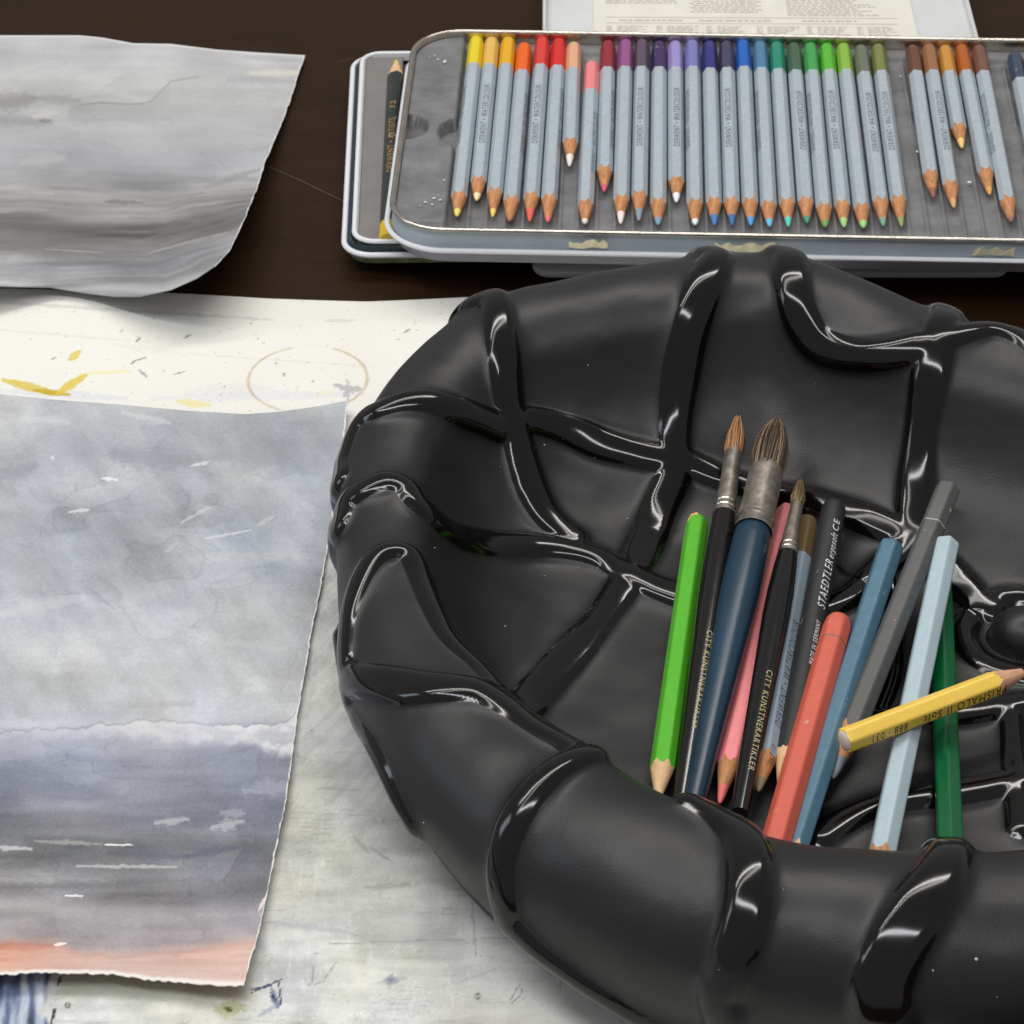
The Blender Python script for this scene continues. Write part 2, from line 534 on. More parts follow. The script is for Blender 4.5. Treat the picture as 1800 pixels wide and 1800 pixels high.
# hand-made unevenness of the slab
u1 = fbm(V[:, 0] * 26 + 3, V[:, 1] * 26, 5, 2); u2 = fbm(V[:, 0] * 70, V[:, 1] * 70 + V[:, 2] * 70, 9, 2)
wob = (u1 - .5) * .0030 + (u2 - .5) * .0004
wob[inside_base] = 0
VB = V + N0 * (disp + wob)[:, None]
NB = vert_normals(VB, q)

# ceramic: matt slip with glazed ridges, the glaze line follows the attribute
bmat = bpy.data.materials.new('black_ceramic'); bmat.use_nodes = True
nt = bmat.node_tree; b = nt.nodes['Principled BSDF']
at = nt.nodes.new('ShaderNodeAttribute'); at.attribute_name = 'glaze'
rp = nt.nodes.new('ShaderNodeMapRange'); rp.inputs['From Min'].default_value = -0.03; rp.inputs['From Max'].default_value = 0.05
nt.links.new(at.outputs['Fac'], rp.inputs['Value'])
mr = nt.nodes.new('ShaderNodeMix'); mr.data_type = 'FLOAT'
mr.inputs['A'].default_value = 0.42; mr.inputs['B'].default_value = 0.115
n9 = nt.nodes.new('ShaderNodeTexNoise'); n9.inputs['Scale'].default_value = 38; n9.inputs['Detail'].default_value = 6; n9.inputs['Roughness'].default_value = .7
tc9 = nt.nodes.new('ShaderNodeTexCoord'); nt.links.new(tc9.outputs['Object'], n9.inputs['Vector'])
m9 = nt.nodes.new('ShaderNodeMapRange'); m9.inputs['From Min'].default_value = .3; m9.inputs['From Max'].default_value = .7; m9.inputs['To Min'].default_value = .38; m9.inputs['To Max'].default_value = .48
nt.links.new(n9.outputs['Fac'], m9.inputs['Value']); nt.links.new(m9.outputs[0], mr.inputs['A'])
nt.links.new(rp.outputs[0], mr.inputs['Factor']); nt.links.new(mr.outputs[0], b.inputs['Roughness'])
mc = nt.nodes.new('ShaderNodeMix'); mc.data_type = 'RGBA'
mc.inputs['A'].default_value = (0.0095, 0.0095, 0.0100, 1); mc.inputs['B'].default_value = (0.003, 0.0024, 0.002, 1)
nt.links.new(rp.outputs[0], mc.inputs['Factor']); nt.links.new(mc.outputs['Result'], b.inputs['Base Color'])
b.inputs['Specular IOR Level'].default_value = 0.46
tc = nt.nodes.new('ShaderNodeTexCoord')
n = nt.nodes.new('ShaderNodeTexNoise'); n.inputs['Scale'].default_value = 1500; n.inputs['Detail'].default_value = 2
nt.links.new(tc.outputs['Object'], n.inputs['Vector'])
bp = nt.nodes.new('ShaderNodeBump'); bp.inputs['Distance'].default_value = 0.0002
iv = nt.nodes.new('ShaderNodeMapRange'); iv.inputs['To Min'].default_value = 0.30; iv.inputs['To Max'].default_value = 0.01
nt.links.new(rp.outputs[0], iv.inputs['Value']); nt.links.new(iv.outputs[0], bp.inputs['Strength'])
nt.links.new(n.outputs['Fac'], bp.inputs['Height']); nt.links.new(bp.outputs[0], b.inputs['Normal'])

bowl = empty('ceramic_bowl', (CEN[0], CEN[1], 0.0016))
tag(bowl, 'large matt black ceramic bowl with rolled rim and glossy raised ridges, holding pencils and brushes', 'bowl')
def pieces(faces, least=60):
    """connected groups of faces; crumbs go back to the body"""
    if not len(faces): return []
    used, inv = np.unique(faces, return_inverse=True); inv = inv.reshape(faces.shape)
    lab = np.arange(len(used))
    while True:
        m = lab[inv].min(1); new = lab.copy()
        np.minimum.at(new, inv.ravel(), np.repeat(m, 4))
        new = new[new]
        if (new == lab).all(): break
        lab = new
    fl = lab[inv[:, 0]]
    out = []
    for l in np.unique(fl):
        g_ = faces[fl == l]
        if len(g_) >= least: out.append(g_)
        else: CRUMBS.append(g_)
    return out


CRUMBS = []
frid = rid[q]
fid = np.where((frid == frid[:, :1]).all(1), frid[:, 0], -1)
mixed = (frid >= 0).sum(1) >= 3
fid = np.where((fid < 0) & mixed, np.median(frid, axis=1).astype(int), fid)
off = np.array([CEN[0], CEN[1], 0.0016])


def sub_mesh(name, faces, parent):
    used, inv = np.unique(faces, return_inverse=True)
    inv = inv.reshape(faces.shape)
    me = bpy.data.meshes.new(name)
    me.vertices.add(len(used)); me.vertices.foreach_set('co', (VB[used] - off).astype(np.float32).ravel())
    nf = len(faces)
    me.loops.add(nf * 4); me.loops.foreach_set('vertex_index', inv.astype(np.int32).ravel())
    me.polygons.add(nf); me.polygons.foreach_set('loop_start', np.arange(0, nf * 4, 4, dtype=np.int32))
    me.update(calc_edges=True)
    me.shade_smooth()
    a = me.attributes.new('glaze', 'FLOAT', 'POINT'); a.data.foreach_set('value', gloss[used].astype(np.float32))
    me.normals_split_custom_set_from_vertices([tuple(x) for x in NB[used]])
    return link(name, me, bmat, parent)


for k in range(len(RIBS) + 2):
    for fk in pieces(q[fid == k]):
        sub_mesh('centre_boss' if k == kb + 1 else 'ridge', fk, bowl)
sub_mesh('bowl_body', np.concatenate([q[fid < 0]] + CRUMBS), bowl)
bvh1 = BVHTree.FromPolygons([Vector(v) for v in VB], [tuple(f) for f in cq])


def on_bowl(px, py, lift):
    """where the sight line through the pixel passes at height lift above the bowl's surface"""
    o = Vector((0, 0, CAM_H)); d = cam_ray(px, py)
    h = bvh1.ray_cast(o, d)[0]
    return h + d * (lift / d.z)


# specks of dust and eraser on the ceramic
bm = bmesh.new(); rnd = random.Random(31)
spots = [(1716, 1686, .55), (1640, 1706, .3), (745, 1446, .3), (888, 1101, .3), (957, 782, .35), (1103, 911, .25), (764, 963, .25), (1034, 642, .25), (958, 1012, .2)]
spots += [(rnd.uniform(640, 1780), rnd.uniform(560, 1760), rnd.uniform(.08, .16)) for _ in range(22)]
for x, y, r_ in spots:
    h = bvh1.ray_cast(Vector((0, 0, CAM_H)), cam_ray(x, y))
    if h[0] is None: continue
    bmesh.ops.create_icosphere(bm, subdivisions=1, radius=r_ * .001, matrix=Matrix.Translation(h[0] - Vector(off)))
ds = bmobj('dust_specks', bm, pmat('dust', lin((200, 198, 192)), rough=.9), bowl); ds['kind'] = 'stuff'

# ------------------------------------------------------------------ sheets of paper, painted by hand
def set_paint(me, rgb):
    a = me.color_attributes.new('paint', 'FLOAT_COLOR', 'POINT')
    c = np.clip(rgb / 255.0, 0, 1)
    l = np.where(c <= .04045, c / 12.92, ((c + .055) / 1.055) ** 2.4)
    l = np.concatenate([l, np.ones((len(l), 1))], 1)
    a.data.foreach_set('color', l.astype(np.float32).ravel())


def grid_mesh(name, X, Y, Z, rgb, mat, parent=None):
    nu, nv = X.shape
    me = bpy.data.meshes.new(name)
    me.vertices.add(nu * nv)
    me.vertices.foreach_set('co', np.stack([X, Y, Z], -1).reshape(-1).astype(np.float32))
    i = np.arange(nu * nv).reshape(nu, nv)
    f = np.stack([i[:-1, :-1], i[1:, :-1], i[1:, 1:], i[:-1, 1:]], -1).reshape(-1, 4)
    a, bb, c = [np.array([X.flat[k], Y.flat[k], Z.flat[k]]) for k in f[0, :3]]
    if np.cross(bb - a, c - bb)[2] < 0: f = f[:, ::-1].copy()
    nf = len(f)
    me.loops.add(nf * 4); me.loops.foreach_set('vertex_index', f.astype(np.int32).ravel())
    me.polygons.add(nf); me.polygons.foreach_set('loop_start', np.arange(0, nf * 4, 4, dtype=np.int32))
    me.update(calc_edges=True); me.shade_smooth()
    set_paint(me, rgb.reshape(-1, 3))
    o = link(name, me, mat, parent)
    s = o.modifiers.new('thickness', 'SOLIDIFY'); s.thickness = 0.0004; s.offset = -1
    return o


def pl(pts, t):
    """polyline by chord length, t in 0..1"""
    p = np.array(pts, float); c = np.concatenate([[0], np.cumsum(np.hypot(*np.diff(p, axis=0).T))]); c /= c[-1]
    return np.interp(t, c, p[:, 0]), np.interp(t, c, p[:, 1])


def coons(top, bot, lef, rig, nu, nv):
    u = np.linspace(0, 1, nu)[:, None]; v = np.linspace(0, 1, nv)[None]
    tx, ty = pl(top, u[:, 0]); bx, by = pl(bot, u[:, 0]); lx, ly = pl(lef, v[0]); rx, ry = pl(rig, v[0])
    def c(t, b_, l, r):
        t, b_ = t[:, None], b_[:, None]; l, r = l[None], r[None]
        return (1 - v) * t + v * b_ + (1 - u) * l + u * r - ((1 - u) * (1 - v) * t[0, 0] + u * (1 - v) * t[-1, 0] + (1 - u) * v * b_[0, 0] + u * v * b_[-1, 0])
    return c(tx, bx, lx, rx), c(ty, by, ly, ry), u + 0 * v, v + 0 * u


def stops(y, tab):
    ys = [t[0] for t in tab]
    return np.stack([np.interp(y, ys, [t[1][k] for t in tab]) for k in range(3)], -1)


def mixc(c, col, a):
    return c * (1 - a[..., None]) + np.array(col, float) * a[..., None]


def dab(X, Y, x0, y0, x1, y1, w, seed=0, rag=0.5, lo=.75, hi=1.15):
    """mask of a brush mark from one pixel to another"""
    dx, dy = x1 - x0, y1 - y0; L2 = dx * dx + dy * dy + 1e-6
    t = np.clip(((X - x0) * dx + (Y - y0) * dy) / L2, 0, 1)
    d = np.hypot(X - x0 - t * dx, Y - y0 - t * dy)
    n = fbm(X / 9.0, Y / 4.0, 90 + seed, 3)
    ww = w * (0.35 + 0.65 * np.sin(np.pi * np.clip(t, .06, .94))) * (1 + rag * 2 * (n - .5))
    return 1 - sstep(lo, hi, d / ww)


def wash_edges(X, Y, sx, sy, seed, thr, dark, side):
    n = fbm(X / sx, Y / sy, seed, 4, 0.45)
    return dark * np.exp(-((n - thr) / 0.006) ** 2) + side * (n > thr)


paper_m = paper_mat('watercolour_paper', bump=0.9, bscale=620)

# the sheet with the grey sky and the orange horizon, on the board
X, Y, U, Vv = coons([(-120, 680), (0, 693), (100, 703), (220, 712), (330, 722), (430, 728), (490, 724), (560, 714), (612, 704)],
                    [(-140, 1722), (0, 1714), (60, 1709), (130, 1711), (200, 1712), (260, 1722), (300, 1725), (370, 1731), (428, 1733)],
                    [(-120, 680), (-130, 1200), (-140, 1722)],
                    [(612, 704), (606, 760), (598, 830), (585, 910), (570, 1000), (552, 1090), (538, 1170), (526, 1240), (515, 1320), (503, 1410), (490, 1470), (478, 1530), (466, 1590), (452, 1650), (440, 1690), (428, 1733)], 470, 640)
# torn, deckled edges
edge = np.minimum(1 - U, np.minimum(Vv, 1 - Vv))
X = X + (fbm(Y / 9., Y * 0 + 3, 4, 4) - .5) * 4 * np.exp(-(1 - U) / .01)
Y = Y + (fbm(X / 9., X * 0 + 8, 6, 4) - .5) * 5 * np.exp(-(1 - Vv) / .008)
Z = 0.0032 + 0.0045 * sstep(.86, 1.0, Vv) + 0.004 * np.exp(-((U - 1) / .07) ** 2 - (Vv / .12) ** 2) + 0.0012 * np.sin(U * 5 + 1) * np.exp(-(Vv / .1)) \
    + 0.0016 * sstep(.75, 1, U) * sstep(.25, .8, Vv) + 0.0008 * (fbm(U * 4, Vv * 5, 3, 2) - .5)
wx = 60 * (fbm(X / 150., Y / 130., 12, 3) - .5); wy = 50 * (fbm(X / 130., Y / 120., 13, 3) - .5)
Yw = Y + 50 * (fbm((X + wx) / 260., (Y + wy) / 120., 11, 4) - .5) + 0.02 * (X - 250)
c = stops(Yw, [(690, (186, 188, 191)), (740, (172, 175, 179)), (790, (164, 167, 171)), (850, (174, 177, 180)), (930, (160, 164, 168)), (1000, (162, 166, 170)),
               (1060, (172, 175, 178)), (1120, (182, 184, 186)), (1190, (178, 180, 181)), (1240, (186, 188, 190)), (1268, (188, 190, 193)), (1290, (172, 174, 183)),
               (1330, (143, 146, 158)), (1385, (136, 139, 152)), (1430, (126, 128, 139)), (1465, (118, 120, 124)), (1500, (112, 113, 116)), (1535, (132, 132, 135)),
               (1565, (124, 122, 125)), (1590, (150, 147, 150)), (1640, (168, 163, 167)), (1665, (170, 161, 163)), (1730, (174, 160, 158))])
lowr = sstep(1220, 1330, Y)
c = c + ((fbm(X / 260., Y / 24., 21, 5) - .5) * (10 + 30 * lowr))[..., None] + ((fbm((X + wx) / 110., (Y + wy) / 75., 31, 5) - .5) * 44)[..., None]
ang = X * .8 - Y * .6
c = c + ((fbm(ang / 30., (X * .6 + Y * .8) / 110., 33, 4) - .5) * 26 * (Y < 1250))[..., None] * np.array([1, .99, .95])
for sx, sy, sd, th, dk, sdv in ((280, 150, 41, .56, -8, 6), (190, 95, 43, .40, -7, -5), (240, 60, 47, .60, -7, 5)):
    c = c + wash_edges(X + wx, Y + wy, sx, sy, sd, th, dk, sdv)[..., None] * (.35 + .65 * sstep(.4, .6, fbm(X / 90., Y / 90., 48, 2)))[..., None]
c = c + ((fbm(X / 140., Y / 120., 51, 3) - .5)[..., None] * np.array([6, 0, -14]))
c = c + ((vnoise(X / 1.7, Y / 1.3, 81) - .5) * 9 + (vnoise(X / 3.5, Y / 2.6, 82) - .5) * 7)[..., None]
# light band where the upper wash stopped
y0 = np.interp(X, [0, 150, 260, 420, 500, 520], [1287, 1276, 1266, 1276, 1272, 1255]) + (fbm(X / 16., Y / 40., 61, 3) - .5) * 12
y1 = np.interp(X, [0, 150, 300, 450, 520], [1298, 1300, 1302, 1316, 1328]) + (fbm(X / 34., Y / 30., 62, 5, .6) - .5) * 34
a = sstep(0, 3, Y - y0) * (1 - sstep(-12, 10, Y - y1)) * np.interp(X, [0, 160, 330, 420], [.3, .45, .6, .9]) * (.55 + .45 * sstep(.35, .6, fbm(X / 40., Y / 24., 63, 4)))
c = mixc(c, (219, 219, 220), a)
c = c - (18 * np.exp(-((Y - y0) / 2.0) ** 2))[..., None]
# cloud lights and reserved whites
for (x0, y0_, x1, y1_, w, al, col, sd) in [
    (275, 1446, 330, 1440, 7, .6, (198, 200, 203), 1), (372, 1455, 428, 1443, 9, .55, (202, 203, 205), 2), (390, 1428, 430, 1430, 8, .5, (178, 182, 192), 3),
    (-10, 1490, 55, 1492, 5, .9, (190, 190, 190), 4), (185, 1485, 236, 1485, 1.8, 1, (225, 226, 226), 5), (60, 1478, 180, 1484, 4, .6, (176, 175, 172), 6),
    (135, 1522, 312, 1524, 3, .8, (186, 186, 182), 7), (115, 1574, 145, 1575, 1.8, 1, (232, 230, 230), 8), (0, 1545, 200, 1550, 9, .4, (172, 170, 168), 9),
    (335, 820, 372, 810, 3, .9, (214, 216, 217), 10), (180, 841, 205, 843, 4, 1, (222, 223, 225), 11), (122, 900, 156, 896, 3, .85, (206, 208, 210), 12),
    (320, 918, 368, 892, 4, .6, (200, 202, 203), 13), (360, 947, 440, 932, 2.2, .8, (208, 210, 212), 14), (450, 925, 480, 908, 4, .5, (196, 196, 190), 15),
    (290, 970, 312, 954, 4, .5, (190, 193, 197), 16), (215, 725, 300, 745, 7, .5, (205, 208, 211), 17), (40, 735, 120, 742, 8, .5, (203, 205, 208), 18),
    (330, 985, 520, 975, 11, .3, (196, 196, 188), 19), (0, 1080, 150, 1050, 14, .35, (204, 204, 200), 20), (400, 1130, 500, 1140, 9, .35, (200, 201, 200), 21),
    (430, 1390, 520, 1378, 16, .4, (176, 180, 190), 22), (455, 1600, 468, 1575, 3, .9, (232, 215, 208), 23), (90, 804, 95, 806, 4, .8, (215, 216, 218), 24)]:
    c = mixc(c, col, al * dab(X, Y, x0, y0_, x1, y1_, w * 1.15, sd, 1.0, .3 if w > 3 else .6, 1.25))
for (x0, y0_, x1, y1_, w, al, col, sd) in [
    (200, 800, 330, 812, 20, .55, (138, 142, 147), 31), (330, 808, 520, 795, 13, .4, (146, 148, 150), 32), (0, 840, 60, 820, 14, .5, (140, 143, 150), 33),
    (190, 1500, 330, 1506, 9, .55, (96, 99, 112), 34), (330, 1505, 420, 1488, 7, .6, (92, 96, 112), 35), (0, 1506, 120, 1504, 7, .5, (92, 94, 98), 36),
    (0, 1560, 260, 1552, 8, .55, (110, 109, 112), 37), (330, 1430, 380, 1440, 10, .4, (120, 122, 130), 38), (415, 1478, 470, 1500, 6, .55, (100, 101, 102), 39),
    (270, 1470, 340, 1476, 18, .4, (106, 106, 106), 40), (230, 1240, 340, 1236, 10, .35, (160, 160, 160), 41), (150, 1030, 200, 1070, 3, .35, (140, 144, 150), 42),
    (20, 1380, 180, 1395, 12, .3, (118, 122, 138), 43), (400, 1590, 450, 1640, 12, .35, (148, 140, 148), 44)]:
    c = mixc(c, col, al * dab(X, Y, x0, y0_, x1, y1_, w * 1.3, sd, .9, .1, 1.3))
# the orange ground
yo = np.interp(X, [-100, 0, 100, 130, 200, 250, 330, 400, 460], [1652, 1654, 1658, 1674, 1678, 1676, 1668, 1658, 1648]) + (fbm(X / 22., Y / 30., 71, 4) - .5) * 12
ao = sstep(-16, 14, Y - yo + 10 * (fbm(X / 60., Y / 16., 79, 4) - .5))
oc = stops(Y + 10 * (fbm(X / 120., Y / 10., 72, 3) - .5), [(1650, (198, 134, 110)), (1672, (203, 140, 114)), (1690, (214, 156, 131)), (1712, (222, 178, 158)), (1730, (232, 205, 192))])
oc = mixc(oc, (205, 178, 168), np.interp(X, [60, 200, 330], [0, .45, .3])); oc = mixc(oc, (224, 186, 170), np.interp(X, [300, 420], [0, .85]))
oc = mixc(oc, (188, 98, 64), .6 * dab(X, Y, -40, 1662, 95, 1664, 8, 73)); 
oc = mixc(oc, (196, 184, 181), np.interp(X, [0, 120, 300, 430], [.22, .46, .46, .30]))
oc = oc + ((fbm(X / 110., Y / 7., 78, 4) - .5) * 26)[..., None]
c = c * (1 - ao[..., None]) + oc * ao[..., None]
c = c - (8 * np.exp(-((Y - yo - 5) / 4.0) ** 2))[..., None] * np.array([.3, .9, 1.])
c = mixc(c, (240, 226, 220), dab(X, Y, 96, 1661, 116, 1658, 3, 74, .2))
# bare paper along the torn edges
c = mixc(c, (236, 230, 224), sstep(.0075 + .004 * (fbm(X / 12., Y / 12., 75, 3) - .5), .002, (1 - Vv) * np.interp(X, [0, 428], [1, .62])))
c = mixc(c, (232, 228, 224), sstep(.0048, .0012, (1 - U) + .006 * (fbm(X / 8., Y / 10., 76, 3) - .55)))
x3, y3, z3 = PN(X, Y, Z)
paint2 = grid_mesh('watercolour_painting', x3, y3, z3, c, paper_m)
tag(paint2, 'watercolour sheet of grey sky with orange strip at its torn edge, on white board', 'painting')

# the curled sheet of grey washes on the dark table
X, Y, U, Vv = coons([(-120, 60), (0, 62), (140, 62), (180, 66), (235, 76), (300, 77), (380, 87), (450, 92), (537, 97)],
                    [(-120, 498), (0, 503), (90, 505), (150, 515), (200, 521), (245, 521), (300, 509), (345, 489), (378, 467)],
                    [(-120, 60), (-120, 280), (-120, 498)],
                    [(537, 97), (525, 130), (513, 168), (500, 205), (484, 243), (466, 285), (456, 320), (444, 350), (432, 380), (420, 405), (404, 440), (378, 467)], 460, 330)
X = X + (fbm(Y / 9., Y * 0 + 3, 14, 4) - .5) * 3 * np.exp(-(1 - U) / .012)
Z = 0.002 + 0.002 * np.sin(U * 7) ** 2 * (1 - Vv) + 0.014 * sstep(.25, .9, Vv) * (.55 + .45 * sstep(.3, .95, U)) + 0.006 * np.exp(-((Vv - 1) / .16) ** 2) * np.sin(U * 6 + 1.2) \
    + 0.009 * sstep(.45, .95, U) * sstep(.15, .8, Vv)
Yw = Y + 0.34 * np.clip(X - 290, 0, None) * sstep(300, 400, Y) + 34 * (fbm(X / 260., Y / 90., 111, 4) - .5)
c = stops(Yw, [(60, (194, 195, 198)), (110, (197, 198, 201)), (150, (194, 195, 197)), (190, (186, 187, 189)), (240, (183, 184, 188)), (290, (175, 176, 183)), (330, (164, 164, 166)),
               (360, (148, 147, 147)), (390, (142, 141, 141)), (425, (122, 120, 120)), (445, (142, 141, 142)), (470, (160, 161, 167)), (500, (170, 172, 174)), (600, (176, 176, 177))])
st = fbm(X / 240., Yw / 15., 121, 5)
c = c + ((st - .5) * (24 + 74 * sstep(290, 360, Y)))[..., None] + ((fbm(X / 90., Y / 50., 131, 4) - .5) * 26)[..., None]
for sx, sy, sd, th, dk, sdv in ((190, 60, 141, .52, -9, 6), (150, 40, 143, .46, -8, -4)):
    c = c + (wash_edges(X, Yw, sx * 1.5, sy * 1.5, sd, th, dk * .5, sdv * .5))[..., None]
for (x0, y0_, x1, y1_, w, al, col, sd) in [
    (-20, 185, 60, 172, 14, .6, (140, 139, 139), 1), (60, 172, 140, 178, 7, .5, (150, 150, 150), 2), (-20, 215, 90, 215, 9, .5, (146, 146, 147), 3), (70, 213, 88, 211, 3, .6, (118, 117, 117), 4),
    (185, 354, 250, 356, 4, .7, (122, 118, 112), 5), (250, 355, 360, 340, 4, .5, (140, 137, 134), 6), (360, 330, 455, 298, 5, .5, (146, 145, 146), 7), (-20, 425, 200, 425, 9, .55, (122, 119, 117), 8),
    (80, 450, 280, 452, 4, .45, (136, 134, 134), 9), (240, 425, 420, 372, 6, .4, (142, 140, 139), 10), (400, 140, 525, 144, 6, .35, (164, 165, 170), 11), (230, 382, 350, 388, 5, .4, (140, 138, 137), 12),
    (430, 100, 530, 108, 5, .35, (170, 172, 178), 13)]:
    c = mixc(c, col, al * dab(X, Y, x0, y0_, x1, y1_, w * 1.5, sd, .7, .05, 1.3))
for (x0, y0_, x1, y1_, w, al, col, sd) in [(440, 128, 530, 128, 8, .85, (217, 215, 206), 21), (60, 205, 100, 198, 8, .7, (205, 204, 198), 22), (210, 165, 260, 180, 9, .35, (205, 206, 206), 23),
                                           (40, 285, 110, 278, 14, .35, (208, 207, 201), 24), (260, 445, 400, 408, 3, .5, (190, 188, 184), 25), (80, 438, 180, 444, 2, .5, (186, 184, 180), 26)]:
    c = mixc(c, col, al * dab(X, Y, x0, y0_, x1, y1_, w * 1.2, sd, .5, .15, 1.2))
ln = np.interp(X, [140, 180, 220, 250, 265, 300, 360], [184, 180, 183, 182, 178, 143, 133])
c = c - (26 * np.exp(-((Y - ln) / 1.6) ** 2) * ((X > 140) & (X < 350)) + 9 * sstep(-1, 1, Y - ln) * sstep(45, 5, Y - ln) * ((X > 120) & (X < 300)))[..., None]
c = mixc(c, (226, 226, 226), sstep(.006, .001, (1 - U) + .008 * (fbm(X / 8., Y / 10., 176, 3) - .5)))
c = mixc(c, (224, 226, 228), sstep(.010, .003, Vv))
c = c * np.array([.925, .92, .91])
x3, y3, z3 = PN(X, Y, Z)
paint1 = grid_mesh('watercolour_painting', x3, y3, z3, c, paper_m)
tag(paint1, 'curled watercolour sheet of plain grey washes lying across the dark table', 'painting')

# the white board with old paint marks
xs = np.concatenate([np.linspace(-.42, -.235, 12), np.linspace(-.23, .062, 520), np.linspace(.068, .128, 8)])
ys = np.concatenate([np.linspace(.42, .58, 10), np.linspace(.583, 1.004, 600)])
gx, gy = np.meshgrid(xs, ys, indexing='ij')
top = np.interp(gx, [-.42, -.21, -.16, -.10, -.06, -.02, .128], [1.010, 1.006, 1.003, .998, .9965, .9995, 1.001])
gy = np.where(gy > .58, .58 + (gy - .58) * (top - .58) / (1.004 - .58), gy)
gz = 0.0014 + 0 * gx + .0006 * sstep(.97, 1.0, gy) * np.sin(gx * 30)
X, Y = proj(gx, gy, gz)
c = np.zeros(X.shape + (3,)) + np.array([229, 227, 219.])
c = c + ((fbm(X / 180., Y / 120., 201, 3) - .5) * 8)[..., None]
# grey wash over the middle, thin again at the near right
g = sstep(690, 880, Y + 60 * (fbm(X / 200., Y / 90., 203, 4) - .5))
g = g * (1 - .62 * sstep(0, 520, (X - 760) + (Y - 1500) * .75 + 160 * (fbm(X / 150., Y / 150., 204, 3) - .5)))
wc = np.zeros_like(c) + np.array([186, 187, 180.])
wc = wc + ((fbm((X + 40 * fbm(X / 90., Y / 60., 218, 2)) / 150., (Y + 24 * fbm(X / 120., Y / 80., 219, 2)) / 13., 205, 5) - .5) * 34)[..., None] * sstep(1300, 1500, Y)[..., None] + ((fbm(X / 60., Y / 45., 206, 5) - .5) * 62)[..., None]
wc = wc + (fbm(X / 170., Y / 130., 207, 4) - .5)[..., None] * np.array([9, 5, -20.])
wc = wc + ((fbm((X + Y) / 14., (X - Y) / 90., 208, 4) - .5) * 34 * sstep(1650, 1250, Y))[..., None]
wc = wc + 16 * sstep(1500, 1800, Y)[..., None]
cr = np.abs(fbm(X / 45. + 2 * fbm(X / 60., Y / 60., 210, 2), Y / 30., 209, 5) - .5)
wc = wc - (24 * np.exp(-(cr / .008) ** 2) * (fbm(X / 90., Y / 90., 211, 2) > .47))[..., None]
sc1 = fbm(X / 170. + Y / 300., Y / 3.2 - X / 60., 241, 2); wc = wc - (20 * sstep(.70, .80, sc1) * sstep(.42, .6, fbm(X / 120., Y / 90., 242, 3)))[..., None]
sc2 = fbm(X / 3.0 + Y / 40., Y / 120., 243, 2); wc = wc + (6 * sstep(.72, .82, sc2) * sstep(.45, .6, fbm(X / 100., Y / 120., 244, 3)))[..., None]
wc = wc + ((vnoise(X / 2.2, Y / 1.8, 245) - .5) * 12)[..., None]
cr2 = np.abs(fbm(X / 26., Y / 40. + 1.5 * fbm(X / 50., Y / 50., 216, 2), 215, 4) - .5)
wc = wc + (16 * np.exp(-(cr2 / .012) ** 2) * (fbm(X / 70., Y / 70., 217, 2) > .45))[..., None]
c = c * (1 - g[..., None] * .92) + wc * g[..., None] * .92
# long faint lines of earlier sheets
for (x0, y0_, x1, y1_, w, al, col, sd) in [
    (-60, 528, 480, 562, 3.2, .55, (196, 195, 190), 1), (570, 564, 626, 563, 3.5, .6, (202, 201, 194), 2), (-40, 576, 260, 602, 2.4, .35, (205, 204, 200), 3), (330, 622, 660, 645, 1.6, .4, (206, 203, 197), 4),
    (-40, 530, 100, 532, 1.4, .4, (206, 206, 202), 5), (335, 566, 380, 572, 4, .3, (214, 214, 208), 6), (200, 605, 330, 625, 7, .18, (206, 206, 204), 7), (780, 562, 830, 560, 3, .3, (206, 206, 200), 8),
    (270, 700, 640, 692, 9, .35, (208, 208, 218), 9), (-20, 686, 220, 700, 8, .4, (200, 205, 216), 10), (330, 688, 480, 684, 12, .25, (206, 206, 216), 11)]:
    c = mixc(c, col, al * dab(X, Y, x0, y0_, x1, y1_, w, sd, .9))
# ochre paint
c = mixc(c, (206, 182, 66), .75 * dab(X, Y, 6, 668, 100, 693, 8, 21, .3)); c = mixc(c, (188, 156, 40), .75 * dab(X, Y, 60, 686, 122, 694, 5, 22, .4))
c = mixc(c, (214, 188, 70), .8 * dab(X, Y, 100, 692, 150, 660, 8, 23, .4)); c = mixc(c, (226, 222, 160), .6 * dab(X, Y, 140, 658, 232, 652, 3, 24, .6))
c = mixc(c, (214, 194, 92), .8 * dab(X, Y, 122, 632, 140, 618, 7, 25, .3)); c = mixc(c, (226, 214, 150), .7 * dab(X, Y, 312, 706, 368, 712, 7, 26, .5))
c = mixc(c, (232, 222, 190), .6 * dab(X, Y, 556, 692, 590, 688, 4, 27, .7))
# dark ticks
for (x0, y0_, x1, y1_, w) in [(324, 594, 336, 588, 2), (244, 650, 258, 662, 2.4), (230, 640, 238, 634, 1.8), (306, 658, 328, 652, 1.3), (232, 636, 258, 628, 1.3), (212, 583, 217, 579, 1.6), (90, 632, 98, 628, 1.5),
                            (498, 656, 501, 662, 2.6), (484, 638, 487, 639, 2), (548, 670, 552, 671, 2), (710, 585, 722, 578, 2), (240, 600, 246, 594, 2.4), (438, 723, 440, 722, 2), (452, 596, 453, 595, 1.6), (394, 680, 396, 680, 1.5)]:
    c = mixc(c, (140, 138, 138), .8 * dab(X, Y, x0, y0_, x1, y1_, w, int(x0), .5))
c = mixc(c, (168, 168, 170), .75 * dab(X, Y, 592, 678, 628, 684, 9, 41, 1.4)); c = mixc(c, (172, 172, 174), .7 * dab(X, Y, 606, 690, 612, 702, 6, 42, 1.2))
